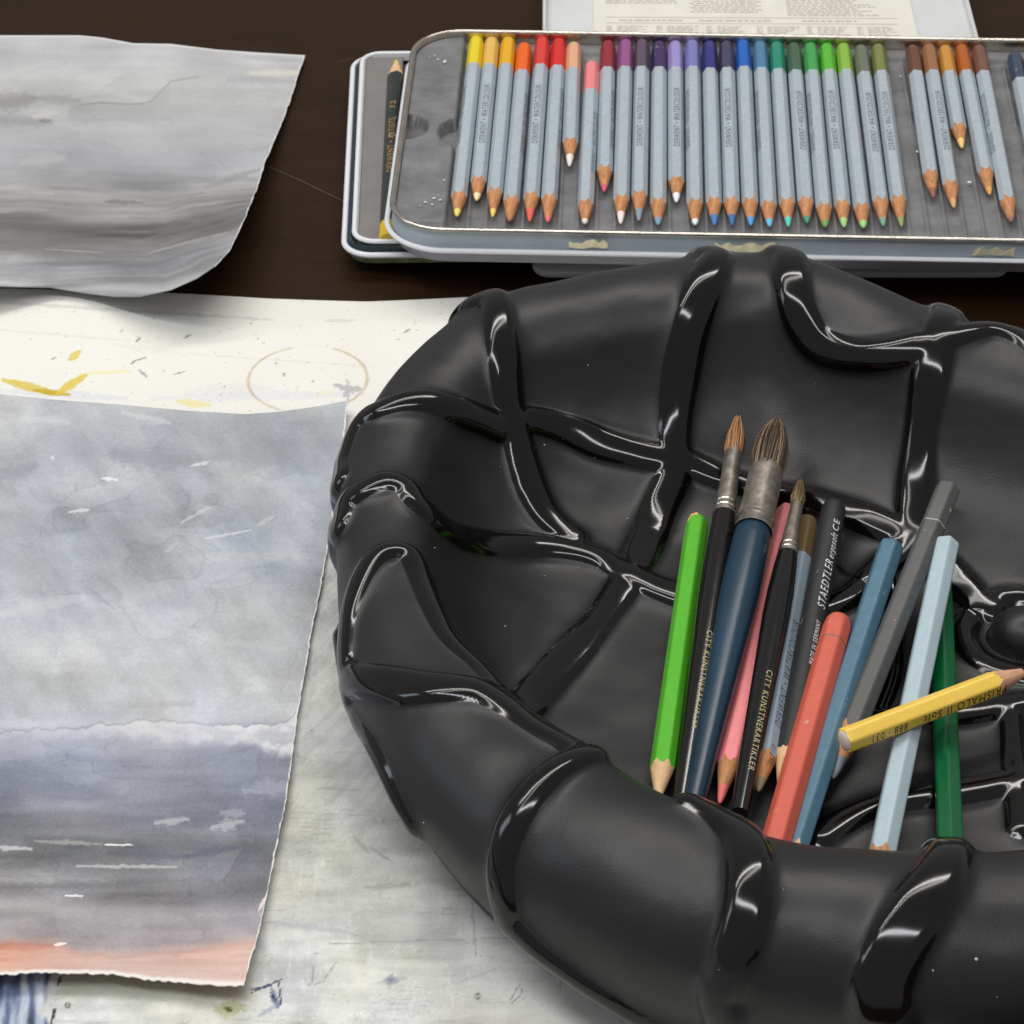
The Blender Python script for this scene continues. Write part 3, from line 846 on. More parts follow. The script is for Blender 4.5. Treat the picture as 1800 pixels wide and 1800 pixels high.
# cup ring: a true circle on the board
rc = P(541, 666, 0.0014); rr = (P(646, 664, .0014) - P(437, 664, .0014)).length / 2
dr = np.hypot(gx - rc.x, gy - rc.y); an = np.arctan2(gy - rc.y, gx - rc.x)
thick = .00030 + .0005 * fbm(an * 2 + 9, an * 0 + 2, 221, 3)
rm = np.exp(-((dr - rr) / thick) ** 2) * sstep(.30, .55, fbm(an * 1.7 + 20, an * 0 + 5, 223, 3) + .22 * np.abs(np.cos(an)))
c = mixc(c, (176, 150, 108), .8 * rm * (.45 + .9 * (fbm(an * 9, dr * 900, 225, 3) - .2)) * np.where((an > 1.2) & (an < 1.9), .15, 1) * np.where((an > -2.0) & (an < -1.2), .3, 1))
# paint at the near left corner, the sheet's painted shadow, small scrawls
bl = sstep(-6, 6, np.interp(Y, [1700, 1760, 1775, 1800, 1860], [92, 78, 66, 82, 90]) - X + 14 * (fbm(X / 16., Y / 16., 231, 3) - .5)) * sstep(1700, 1712, Y)
bc = stops(fbm(X / 14., Y / 90., 232, 4), [(.25, (44, 52, 78)), (.45, (86, 100, 132)), (.6, (148, 162, 186)), (.8, (206, 212, 220))])
c = c * (1 - .85 * bl[..., None]) + bc * .85 * bl[..., None]
sheet_shadow = sstep(92, 112, X) * sstep(450, 425, X) * sstep(1765, 1745, Y + 5 * (fbm(X / 30., Y / 20., 233, 3) - .5)) * sstep(1700, 1715, Y)  # shadow of the lifted sheet's near edge, put into the board's colour
c = mixc(c, (166, 168, 148), .55 * sheet_shadow)
c = mixc(c, (170, 176, 120), .55 * dab(X, Y, 385, 1775, 425, 1772, 16, 51, 1.2)); c = mixc(c, (96, 104, 40), .9 * dab(X, Y, 396, 1773, 406, 1776, 5, 52, .8))
c = mixc(c, (40, 42, 40), .9 * dab(X, Y, 101, 1732, 107, 1716, 2.6, 53, .5)); c = mixc(c, (40, 42, 40), .9 * dab(X, Y, 90, 1800, 97, 1770, 2.6, 54, .5))
rg = np.hypot((X - 119), (Y - 1767) * 1.1); c = mixc(c, (70, 72, 66), .85 * np.exp(-((rg - 4) / 1.6) ** 2))
rg = np.hypot((X - 840), (Y - 1751) * .8); c = mixc(c, (58, 58, 58), .8 * np.exp(-((rg - 3.6) / 1.3) ** 2))
for (x0, y0_, x1, y1_, w, al, col) in [(440, 1746, 494, 1722, 2, .9, (52, 60, 82)), (440, 1740, 480, 1732, 1.5, .8, (70, 80, 100)), (478, 1740, 488, 1770, 7, .7, (96, 112, 146)), (490, 1728, 494, 1766, 2, .9, (36, 42, 62)), (476, 1745, 484, 1758, 4, .85, (44, 52, 76)),
                                     (455, 1785, 485, 1768, 5, .4, (120, 134, 164)), (680, 1722, 694, 1724, 11, .6, (128, 138, 152)), (684, 1722, 690, 1724, 4, .7, (76, 86, 108)), (665, 1728, 712, 1718, 7, .4, (160, 166, 172)),
                                     (580, 1657, 600, 1660, 2, .7, (186, 148, 132)), (535, 1728, 550, 1732, 1.2, .6, (130, 134, 134)), (550, 1732, 570, 1724, 1.2, .6, (130, 134, 134)), (548, 1728, 552, 1696, 1.2, .6, (130, 134, 134)), (568, 1724, 592, 1690, 1.2, .6, (130, 134, 134)),
                                     (896, 1760, 905, 1744, 1.2, .7, (130, 138, 134)), (905, 1744, 914, 1730, 1.2, .7, (130, 138, 134)), (914, 1730, 918, 1748, 1.2, .7, (130, 138, 134)), (918, 1748, 898, 1764, 1.2, .7, (130, 138, 134)),
                                     (890, 1646, 892, 1648, 2.6, .9, (80, 76, 74)), (880, 1656, 881, 1656, 1.6, .8, (90, 90, 90)), (626, 1644, 627, 1646, 1.6, .8, (70, 70, 70)), (970, 1698, 976, 1710, 2.5, .5, (150, 146, 132)), (984, 1724, 986, 1738, 3, .5, (160, 156, 138)),
                                     (1120, 1772, 1130, 1774, 2.5, .7, (160, 100, 84)), (580, 968, 600, 970, 1.6, .8, (84, 84, 82)), (546, 1284, 548, 1285, 1.8, .8, (80, 80, 78)),
                                     (830, 1580, 836, 1680, 2.2, .45, (140, 140, 140)), (560, 1660, 900, 1648, 1.5, .45, (150, 152, 150)), (800, 1730, 880, 1700, 3, .35, (168, 168, 164)), (640, 1560, 720, 1555, 5, .35, (140, 142, 142)), (470, 1620, 620, 1640, 6, .3, (150, 158, 164)),
                                     (620, 1470, 650, 1500, 4, .4, (140, 140, 130)), (650, 1490, 690, 1515, 2.4, .5, (126, 126, 118))]:
    c = mixc(c, col, al * dab(X, Y, x0, y0_, x1, y1_, w, int(x0 + y0_), .6))
board = grid_mesh('drawing_board', gx, gy, gz, c, paper_mat('board_card', rough=.7, bump=.18, bscale=700))
board.modifiers['thickness'].thickness = 0.0013
tag(board, 'white card board with brown cup ring, ochre strokes and grey wash, flat on table', 'drawing board')

# ------------------------------------------------------------------ pencils
NA = 48
ANG = np.linspace(0, 2 * math.pi, NA, endpoint=False)


def hexr(ap, a, p=22):
    """rounded hexagon, a flat side up"""
    s = sum(np.abs(np.cos(a - math.pi / 2 - k * math.pi / 3) / ap) ** p for k in range(3))
    return s ** (-1 / p)


def tube_mesh(name, rings, m, parent, cap0=False, cap1=False, smooth=True):
    """rings: list of (x array or number, radius array or number)"""
    vv, ff = [], []
    for x, r in rings:
        x = np.broadcast_to(x, (NA,)); r = np.broadcast_to(r, (NA,))
        for k in range(NA): vv.append((x[k], r[k] * math.cos(ANG[k]), r[k] * math.sin(ANG[k])))
    for i in range(len(rings) - 1):
        for k in range(NA):
            k2 = (k + 1) % NA
            ff.append((i * NA + k, i * NA + k2, (i + 1) * NA + k2, (i + 1) * NA + k))
    if cap0: ff.append(tuple(range(NA - 1, -1, -1)))
    if cap1: ff.append(tuple((len(rings) - 1) * NA + k for k in range(NA)))
    o = pymesh(name, vv, [f[::-1] for f in ff], m, parent, smooth=False)
    me = o.data
    bm_ = bmesh.new(); bm_.from_mesh(me); bmesh.ops.recalc_face_normals(bm_, faces=bm_.faces); bm_.to_mesh(me); bm_.free()
    if smooth:
        me.shade_smooth()
        me.set_sharp_from_angle(angle=R(38))
    return o


def frame(A, B, roll=0.0):
    A, B = Vector(A), Vector(B)
    x = (B - A).normalized(); z = Vector((0, 0, 1)); z = (z - x * z.dot(x)).normalized(); y = z.cross(x)
    m = Matrix((x, y, z)).transposed()
    m = m @ Matrix.Rotation(roll, 3, 'X')
    m4 = m.to_4x4(); m4.translation = A
    return m4


TXT = {}


def text_data(body, shear=0.0, cond=1.0):
    key = (body, shear, cond)
    if key in TXT: return TXT[key]
    cu = bpy.data.curves.new('lettering', 'FONT'); cu.body = body; cu.size = 1.0; cu.shear = shear; cu.resolution_u = 3
    cu.space_character = 1.22
    ob = bpy.data.objects.new('lettering', cu); COL.objects.link(ob)
    dg = bpy.context.evaluated_depsgraph_get(); dg.update()
    me = bpy.data.meshes.new_from_object(ob.evaluated_get(dg))
    bpy.data.objects.remove(ob, do_unlink=True)
    v = np.array([tuple(p.co) for p in me.vertices]); f = [tuple(p.vertices) for p in me.polygons]
    bm_ = bmesh.new(); bm_.from_mesh(me); bmesh.ops.triangulate(bm_, faces=bm_.faces)
    for _ in range(3):
        ed = [e_ for e_ in bm_.edges if abs(e_.verts[0].co.y - e_.verts[1].co.y) > .16]
        if ed: bmesh.ops.subdivide_edges(bm_, edges=ed, cuts=1); bmesh.ops.triangulate(bm_, faces=bm_.faces)
    bm_.to_mesh(me); bm_.free()
    v = np.array([tuple(p.co) for p in me.vertices]); f = [tuple(p.vertices) for p in me.polygons]
    bpy.data.meshes.remove(me)
    v[:, 0] -= v[:, 0].min(); w = v[:, 0].max(); v /= 1.0
    TXT[key] = (v, f, w)
    return TXT[key]


def lettering(body, parent, x0, x1, height, dist, alpha, m, shear=0.0, yoff=0.0, rfun=None):
    """text along the local X axis from x0 to x1 on the side whose normal is turned by alpha about X from local Z"""
    v, f, w = text_data(body, shear)
    s = 1 if x1 > x0 else -1
    L = abs(x1 - x0)
    vv = []
    for p in v:
        tx = x0 + s * p[0] / w * L
        ty = s * (p[1] - 0.35) / 0.72 * height + yoff
        d = dist if rfun is None else rfun(tx)
        if rfun is None: y, z = ty, d
        else:
            y, z = d * math.sin(ty / d), d * math.cos(ty / d)
        vv.append((tx, y * math.cos(alpha) - z * math.sin(alpha), y * math.sin(alpha) + z * math.cos(alpha)))
    return pymesh('lettering', vv, f, m, parent, smooth=False)


wood_m = pmat('cedar_wood', lin((190, 132, 86)), rough=.7, var=.38, vscale=900, bump=.4, bscale=2500, stretch=(.16, 1, 1))
wood_pale = pmat('pale_wood', lin((222, 182, 138)), rough=.7, var=.2, vscale=900, bump=.3, bscale=2500, stretch=(.16, 1, 1))


def pencil(A, B, ap, body, cap=None, cap_len=0.0, lead=(200, 200, 200), wood=None, sharp=0.024, trunc=0.16, leadf=0.42, rough=.38, roll=0.0, flat_end=False,
           name='pencil', blunt=False, var=.05, ring=None, round_body=False):
    """A: blunt end, B: point. ap: half the width across the flats"""
    L = (Vector(B) - Vector(A)).length
    e = empty(name, mat=frame(A, B, roll))
    hr = np.full(NA, ap * 1.04) if round_body else hexr(ap, ANG)
    bmt = pmat('pencil_paint', lin(body), rough=rough, var=var, vscale=420, bump=.06, bscale=1500, rvar=.08)
    worn(bmt)
    capm = pmat('pencil_end_paint', lin(cap if cap else body), rough=rough, var=.05, vscale=500, bump=.06, bscale=1500)
    worn(capm)
    cl = cap_len if cap else 0.0035
    # dipped or cut end
    if flat_end:
        rings = [(0.0, hr * .96), (0.0004, hr)]
    else:
        rr = ap
        rings = [(0.0, rr * .52), (0.0003, rr * .72), (0.0010, np.minimum(hr, rr * .90)), (0.0022, np.minimum(hr, rr * 1.0)), (0.0036, np.minimum(hr, rr * 1.06)), (0.0052, hr * 1.004)]
        cl = max(cl, 0.0056)
    rings.append((cl, hr * 1.004))
    endo = tube_mesh('end_cap', rings, capm, e, cap0=True)
    slope = ap * 1.1 / sharp
    apex = L + trunc * sharp
    if blunt: apex = L + 0.75 * sharp
    jx = apex - hr / slope + np.random.RandomState(int(L * 1e6) % 9999).normal(0, .0003, NA)
    tube_mesh('barrel', [(cl, hr), ((cl + jx.min()) * .5, hr), (jx, hr)], bmt, e)
    rl = ap * leadf if not blunt else slope * (apex - L)
    lx = apex - rl / slope
    wm = wood or wood_m
    if blunt:
        tube_mesh('wood_tip', [(jx, hr * .999), (np.full(NA, L - .0006), (hr * .4 + .6 * rl)), (L, rl * .9)], wm, e, cap1=True)
    else:
        mid = (jx + lx) / 2
        tube_mesh('wood_tip', [(jx, hr * .999), (mid, (apex - mid) * slope), (lx, rl)], wm, e)
        lm = pmat('pigment_lead', lin(lead), rough=.6, var=.08, vscale=900, bump=.3, bscale=2500)
        tl = L - lx
        tube_mesh('lead', [(lx, rl), (lx + tl * .6, rl * (1 - .6 * (1 - .45))), (lx + tl * .88, rl * .42), (L, rl * .16)], lm, e, cap1=True)
    if ring:
        tube_mesh('painted_ring', [(ring[0], hr * 1.012), (ring[0] + .0006, hr * 1.012)], pmat('ring_paint', lin(ring[1]), rough=.4), e)
    return e, L


# ------------------------------------------------------------------ tins
def rrect(w, d, r, n=10):
    pts = []
    for cx, cy, a0 in ((w - r, r, -90), (w - r, d - r, 0), (r, d - r, 90), (r, r, 180)):
        for k in range(n + 1):
            a = R(a0 + 90 * k / n); pts.append((cx + r * math.cos(a), cy + r * math.sin(a)))
    return pts


def shell(name, w, d, r, prof, m, parent, closed_bottom=True):
    """prof: list of (inset, z) swept round a rounded rectangle"""
    vv, ff = [], []
    n = len(rrect(w, d, r))
    for ins, z in prof:
        for (x, y) in rrect(w - 2 * ins, d - 2 * ins, max(r - ins, .001)): vv.append((x + ins, y + ins, z))
    for i in range(len(prof) - 1):
        for k in range(n):
            k2 = (k + 1) % n
            ff.append((i * n + k, i * n + k2, (i + 1) * n + k2, (i + 1) * n + k))
    if closed_bottom: ff.append(tuple(range(n - 1, -1, -1)))
    o = pymesh(name, vv, ff, m, parent, smooth=False)
    bm_ = bmesh.new(); bm_.from_mesh(o.data); bmesh.ops.recalc_face_normals(bm_, faces=bm_.faces); bm_.to_mesh(o.data); bm_.free()
    o.data.shade_smooth(); o.data.set_sharp_from_angle(angle=R(40))
    return o


def bead(ins, z, rad, n=10):
    return [(ins + rad * math.cos(a), z + rad * math.sin(a)) for a in np.linspace(math.pi, -math.pi * .98, n)]


tin_paint = pmat('tin_blue_grey', lin((168, 178, 186)), rough=.34, var=.07, vscale=60, rvar=.1, bump=.04, bscale=400)
tin_white = pmat('tin_rolled_rim', lin((222, 224, 228)), rough=.3, var=.05, vscale=200)
chrome = pmat('bare_tin_rim', (0.62, 0.57, 0.50), rough=.22, metal=1.0, var=.15, vscale=120, rvar=.08)
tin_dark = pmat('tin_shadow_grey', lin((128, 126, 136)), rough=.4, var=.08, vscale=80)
tray_m = pmat('grey_plastic_tray', lin((112, 112, 113)), rough=.5, var=.30, vscale=75, bump=.12, bscale=800, rvar=.1)
tray2_m = pmat('grey_plastic_insert', lin((120, 116, 113)), rough=.6, var=.10, vscale=60, bump=.1, bscale=900)

YAW = R(-2.05)
ZR = 0.0355                                   # top of the near tin's rim
TL, TD = 0.385, 0.179
tin = empty('pencil_tin', (-.0520, .9965, 0.0))
tin.rotation_euler = (0, 0, YAW)
tag(tin, 'open blue-grey pencil tin with worn metal rim and grey tray, stacked on another tin', 'pencil tin')
TINV = (Matrix.Translation(tin.location) @ Matrix.Rotation(YAW, 4, 'Z')).inverted()
shell('base_lid', TL, TD, .025, [(.006, .0182), (.003, .0190), (.0022, .0225), (.0022, .0255)], tin_dark, tin)
shell('tin_wall', TL, TD, .024, [(.0012, .0262), (.0016, .0275), (.0020, .0340)], tin_paint, tin, closed_bottom=False)
shell('rolled_rim', TL + .0036, TD + .0036, .0255, bead(.0012, .0262, .00115) + [(.0010, .0272)], tin_white, tin, closed_bottom=False).location = (-.0018, -.0018, 0)
shell('metal_rim', TL, TD, .024, bead(.0016, ZR - .0008, .0010, 12) + [(.0020, .0345), (.0030, .0345), (.0032, .0262)], chrome, tin, closed_bottom=False)
# moulded tray as one pressed sheet: flat pad with two finger holes, slots with low ridges between the pencils
na, nb = 520, 190
ga, gb = np.meshgrid(np.linspace(.0032, TL - .0032, na), np.linspace(.0032, TD - .0032, nb), indexing='ij')
zt = np.full(ga.shape, .0268)
PT = [TINV @ P(x, y, .0325) for x, y in ((838, 68), (803, 380), (1543, 80), (1583, 398))]
slot0 = (PT[0].x + PT[1].x) / 2; pitch = ((PT[2].x + PT[3].x) / 2 - slot0) / 24
ph = ((ga - slot0) / pitch) % 1.0
rdg = np.exp(-((ph - .5) / .10) ** 2)
brk = sstep(.0, .004, np.abs(gb - .098) - .012)
zt = zt + .0016 * rdg * brk * sstep(.012, .020, gb) * sstep(TD - .010, TD - .016, gb)
zt = zt + .0020 * (1 - sstep(.013, .0155, gb)) + .0030 * sstep(TD - .012, TD - .009, gb)
padx = slot0 - pitch * .62
pad = 1 - sstep(padx - .0008, padx + .0006, ga)
padh = np.full(ga.shape, .0328)
for hx, hy in ((.0035, .0915), (padx + .0015, .0880)):
    dd = np.hypot(ga - hx, (gb - hy) * .8); padh = padh - .0062 * (1 - sstep(.0086, .0092, dd))
padh = padh - .0022 * (1 - sstep(.010, .0125, gb))
zt = zt * (1 - pad) + padh * pad
zt = zt + .0003 * (fbm(ga * 120, gb * 120, 301, 3) - .5)
# sloped margin at the near edge and rounded corners
zt = np.where(gb < .008, zt - .0015 * sstep(.008, .0045, gb), zt)
rC = .0212
cx = np.clip(ga, .0032 + rC, TL - .0032 - rC); cy = np.clip(gb, .0032 + rC, TD - .0032 - rC)
dd = np.hypot(ga - cx, gb - cy); k = np.where(dd > rC, rC / np.maximum(dd, 1e-9), 1)
ga2, gb2 = cx + (ga - cx) * k, cy + (gb - cy) * k
me = bpy.data.meshes.new('tray')
me.vertices.add(na * nb); me.vertices.foreach_set('co', np.stack([ga2, gb2, zt], -1).reshape(-1).astype(np.float32))
i = np.arange(na * nb).reshape(na, nb)
f = np.stack([i[:-1, :-1], i[1:, :-1], i[1:, 1:], i[:-1, 1:]], -1).reshape(-1, 4)
me.loops.add(len(f) * 4); me.loops.foreach_set('vertex_index', f.astype(np.int32).ravel())
me.polygons.add(len(f)); me.polygons.foreach_set('loop_start', np.arange(0, len(f) * 4, 4, dtype=np.int32))
me.update(calc_edges=True); me.shade_smooth()
link('tray', me, tray_m, tin)
# torn remains of tape on the front wall
tape_m = pmat('old_tape', lin((238, 228, 190)), rough=.55, var=.18, vscale=300)
for px0, px1 in ((1000, 1068), (1256, 1362), (1708, 1782)):
    a0 = (TINV @ P(px0, 434, .030)).x; a1 = (TINV @ P(px1, 440, .030)).x
    vv, ff = [], []; rnd = random.Random(px0); n = 9
    for k in range(n + 1):
        x = a0 + (a1 - a0) * k / n
        vv += [(x, -.0002 - .0004 * rnd.random(), .0279 + .0012 * rnd.random()), (x, -.0001 - .0005 * rnd.random(), .0305 + .0022 * rnd.random())]
    for k in range(n): ff.append((2 * k, 2 * k + 2, 2 * k + 3, 2 * k + 1))
    o = pymesh('tape_residue', vv, ff, tape_m, tin, smooth=False)
    s = o.modifiers.new('thickness', 'SOLIDIFY'); s.thickness = .0001
    o['label'] = 'torn yellowed tape residue'
# chips of eraser on the pad
bm = bmesh.new(); rnd = random.Random(4)
for (x, y, r_) in [(782, 110, 1.0), (770, 106, .55), (764, 99, .4), (763, 350, .7), (774, 353, .6), (748, 357, .6), (760, 361, .55), (781, 318, .5), (739, 363, .35), (771, 344, .3), (1704, 322, .9), (1612, 268, .7), (1583, 135, .5), (756, 102, .3)]:
    p = TINV @ P(x, y, .033 if x < 815 else .028)
    mtx = Matrix.Translation((p.x, p.y, .0334 if x < 815 else .0284)) @ Matrix.Rotation(rnd.random() * 6, 4, 'Z') @ Matrix.Diagonal((1.2, .8, .55, 1))
    bmesh.ops.create_icosphere(bm, subdivisions=1, radius=r_ * .0011, matrix=mtx)
cr_o = bmobj('eraser_crumbs', bm, pmat('eraser', lin((222, 220, 214)), rough=.8), tin)
cr_o['kind'] = 'stuff'

# the tin below
LT = empty('pencil_tin', P(613, 462, .0045)); LT.rotation_euler = (0, 0, R(1.2))
LT.location = (-.0705, 1.0165, 0.0)
tag(LT, 'lower pencil tin with double white rims and green printed side, under the blue-grey tin', 'pencil tin')
side_m = pmat('printed_landscape', lin((112, 124, 92)), rough=.35, var=.55, vscale=130, stretch=(1, 1, 2.0))
LW, LD = 0.30, .178
shell('printed_side', LW, LD, .012, [(.004, .0052), (.0022, .0056), (.0016, .0095)], side_m, LT)
shell('outer_rim', LW + .002, LD + .002, .013, bead(.0013, .0105, .0013), tin_white, LT, closed_bottom=False).location = (-.001, -.001, 0)
shell('inner_wall', LW, LD, .012, [(.0014, .0112), (.0024, .0112), (.0030, .0138)], pmat('tin_dark_teal', lin((30, 48, 56)), rough=.35), LT, closed_bottom=False)
ir = shell('inner_rim', LW - .007, LD - .007, .010, bead(.0012, .0145, .0012) + [(.0026, .0140), (.003, .0118)], tin_white, LT, closed_bottom=False); ir.location = (.0035, .0035, 0)
bm = bmesh.new()
# insert: raised pad on the left, slot floor on the right
for x0, x1, z1 in ((.0062, .0235, .0142), (.0238, LW - .0065, .0102)):
    g_ = bmesh.ops.create_cube(bm, size=1)['verts']
    for v in g_: v.co = Vector(((x0 + x1) / 2 + v.co.x * (x1 - x0), LD / 2 + v.co.y * (LD - .0135), (.0085 + z1) / 2 + v.co.z * (z1 - .0085)))
o = bmobj('insert', bm, tray2_m, LT)
bv = o.modifiers.new('bevel', 'BEVEL'); bv.width = .0012; bv.segments = 3

# shallow white lid that sticks out below, and the open lid with a printed card behind
bm = bmesh.new()
lid = empty('tin_lid', (.0085, 1.0145, 0.0))
tag(lid, 'flat white tin lid lying under the stack of pencil tins', 'tin lid')
shell('lid_plate', .200, .170, .008, [(.002, .0002), (.0004, .0010), (.0, .0022), (.0004, .0036), (.0016, .0042), (.05, .0042), (.0849, .0042)], pmat('lid_white', lin((206, 207, 212)), rough=.35, var=.05, vscale=50), lid)

c0, c1 = P(957, 62, .022), P(1712, 62, .022)
lid2 = empty('tin_lid', (c0.x - .001, 1.181, 0.0)); lid2.rotation_euler = (0, 0, R(-.6))
tag(lid2, 'open pale tin lid lined with a printed card, behind the blue-grey tin', 'tin lid')
W2 = c1.x - c0.x + .003
shell('lid_pan', W2, .16, .004, [(.001, .0003), (.0, .0015), (.0, .0205)] + bead(.0009, .0212, .0009, 8) + [(.0018, .0195), (.0018, .0180), (.02, .0180), (.07, .0180), (.0799, .0180)], pmat('lid_pale_grey', lin((205, 206, 206)), rough=.4, var=.06, vscale=40), lid2)
card_m = pmat('printed_card', lin((217, 215, 203)), rough=.75, var=.05, vscale=60, bump=.1, bscale=900)
bm = bmesh.new(); g_ = bmesh.ops.create_cube(bm, size=1)['verts']
cw0, cw1 = W2 * .118, W2 * .865
for v in g_: v.co = Vector(((cw0 + cw1) / 2 + v.co.x * (cw1 - cw0), .082 + v.co.y * .150, .0186 + v.co.z * .0006))
card = bmobj('card', bm, card_m, lid2)
# printed lines too small to read: broken strokes in columns, two rules with a line of text between them
ink = pmat('printing_ink', lin((168, 162, 150)), rough=.8)
vv, ff = [], []
rnd = random.Random(7)


def stroke(x, y, w, h):
    n = len(vv); z = .0190
    vv.extend([(x, y, z), (x + w, y, z), (x + w, y + h, z), (x, y + h, z)]); ff.append((n, n + 1, n + 2, n + 3))


def words(x, y, w, h):
    t = x
    while t < x + w:
        l = rnd.uniform(.0012, .0042); stroke(t, y, min(l, x + w - t), h); t += l + rnd.uniform(.0004, .0010)


yb = .0105
cwid = (cw1 - cw0) * .155
for j in range(6):
    x = cw0 + .006 + j * (cw1 - cw0 - .008) / 6.1
    for i_ in range(16):
        y = yb + .0008 + i_ * .00155
        if y > yb + .0192: break
        words(x, y, .0028, .0005); words(x + .0050, y, rnd.uniform(.008, .0155), .0005)
stroke(cw0 + .006, yb + .0212, cw1 - cw0 - .014, .00035); stroke(cw0 + .006, yb + .0272, cw1 - cw0 - .014, .00035)
words(cw0 + .012, yb + .0238, .030, .0009); words(cw0 + .050, yb + .0238, .034, .0009); words(cw0 + .098, yb + .0238, .026, .0009)
for i_ in range(12):
    words(cw0 + .046 + .002 * (i_ % 2), yb + .0330 + i_ * .0022, .032, .0007); words(cw0 + .092, yb + .0300 + i_ * .0022, rnd.uniform(.03, .046), .0007)
    words(cw0 + .006, yb + .0420 + i_ * .0022, .034, .0007)
pr = pymesh('printed_text', vv, ff, ink, lid2, smooth=False)
pr['label'] = 'rows of tiny grey print'

# pencils lying in the open tin: blunt end pixel, point pixel, painted end, its length in pixels, lead, lettering side, colour word
TINP = [
    ((838, 66), (803, 380), (240, 214, 22), 50, (236, 220, 110), 2, 'lemon yellow'), ((865, 68), (838, 352), (236, 190, 96), 49, (246, 226, 180), 1, 'pale straw yellow'), ((894, 68), (866, 381), (238, 178, 20), 49, (238, 206, 110), 0, 'golden yellow'),
    ((922, 78), (896, 388), (246, 104, 22), 50, None, 3, 'bright orange'), ((954, 68), (931, 389), (224, 62, 52), 50, (226, 100, 84), 1, 'scarlet'), ((983, 70), (963, 390), (222, 38, 32), 50, (234, 116, 112), 3, 'pure red'),
    ((1009, 77), (1001, 292), (234, 178, 138), 47, (236, 226, 220), 0, 'peach, short stub'), ((1041, 110), (1028, 393), (244, 138, 140), 51, (240, 224, 218), 3, 'rose pink'), ((1069, 74), (1062, 337), (150, 38, 52), 49, (206, 92, 118), 3, 'crimson'),
    ((1100, 72), (1091, 393), (152, 84, 140), 50, (240, 224, 222), 0, 'orchid purple'), ((1129, 72), (1123, 388), (94, 76, 94), 50, (136, 146, 160), 1, 'dusky mauve'), ((1159, 75), (1157, 395), (62, 40, 94), 48, (120, 160, 186), 0, 'dark violet'),
    ((1187, 75), (1189, 355), (160, 146, 206), 48, (238, 238, 242), 1, 'lilac'), ((1217, 73), (1222, 395), (126, 124, 190), 49, (232, 238, 240), 2, 'lavender blue'), ((1247, 75), (1256, 396), (46, 44, 122), 50, (72, 122, 182), 0, 'deep indigo'),
    ((1277, 75), (1287, 396), (66, 64, 90), 49, (60, 110, 168), 1, 'slate violet'), ((1306, 73), (1320, 396), (26, 98, 190), 49, (84, 156, 214), 0, 'cobalt blue'), ((1336, 75), (1353, 398), (76, 128, 162), 49, (110, 186, 220), 2, 'dull sky blue'),
    ((1365, 76), (1386, 398), (28, 140, 112), 50, (92, 206, 190), 0, 'emerald'), ((1395, 78), (1419, 392), (70, 100, 76), 50, (84, 146, 118), 1, 'dark moss green'), ((1424, 78), (1451, 399), (66, 164, 82), 50, (116, 160, 90), 2, 'mid green'),
    ((1453, 79), (1484, 399), (88, 186, 46), 48, (168, 206, 136), 1, 'vivid leaf green'), ((1482, 79), (1518, 400), (140, 188, 66), 48, (160, 214, 132), 0, 'lime green'), ((1513, 82), (1553, 397), (110, 118, 96), 49, (120, 168, 142), 1, 'grey green'),
    ((1543, 80), (1585, 398), (126, 132, 72), 49, (146, 164, 92), 1, 'olive'), ((1604, 82), (1641, 347), (112, 70, 50), 47, (150, 96, 80), 0, 'chocolate brown'), ((1632, 80), (1677, 365), (160, 108, 70), 48, (214, 164, 104), 1, 'tan brown'),
    ((1661, 82), (1691, 260), (206, 144, 62), 47, (240, 198, 120), 2, 'ochre, short stub'), ((1690, 81), (1740, 342), (180, 94, 24), 47, (222, 164, 90), 0, 'burnt orange'), ((1720, 82), (1778, 390), (124, 82, 66), 47, (150, 104, 84), 2, 'reddish brown'),
    ((1783, 94), (1843, 392), (60, 72, 92), 47, (80, 96, 120), 0, 'steel grey'), ((1812, 92), (1874, 393), (140, 50, 44), 47, (150, 60, 50), 0, 'brick red')]
ink_dark = pmat('dark_print', lin((62, 70, 78)), rough=.6)
BODY = (166, 176, 183)
AP = 0.00312
rt = random.Random(21)
ZP = .0268 + .0016 + AP * .88
for (a, b_, capc, cpx, leadc, side, word) in TINP:
    A, B = P(a[0], a[1] + 4, ZP), P(b_[0], b_[1], ZP - .0006)
    cl = (P(a[0], a[1], ZP) - P(a[0], a[1] + cpx, ZP)).length
    e, L = pencil(A, B, AP, BODY, cap=tuple(v_ * .93 for v_ in capc), cap_len=cl, lead=leadc or (192, 124, 82), sharp=.021 + .004 * rt.random(), trunc=.12 + .22 * rt.random() + (.2 if leadc is None else 0), leadf=.42 + .12 * rt.random(), rough=.42, var=.09, roll=R(rt.uniform(-9, 9)))
    tag(e, 'grey watercolour pencil with %s painted end lying in the open tin' % word, 'pencil', 'grey pencils in the tin')
    # lettering towards the point, reading away from it
    al = {0: None, 1: 0.0, 2: R(60), 3: R(-60)}[side]
    if al is not None:
        if L > .1:
            x1 = cl + .020; ln = .052
            lettering('DERWENT \u2022 WATERCOLOUR', e, min(x1 + ln, L - .034), x1, .0028, AP * 1.012, al, ink_dark)

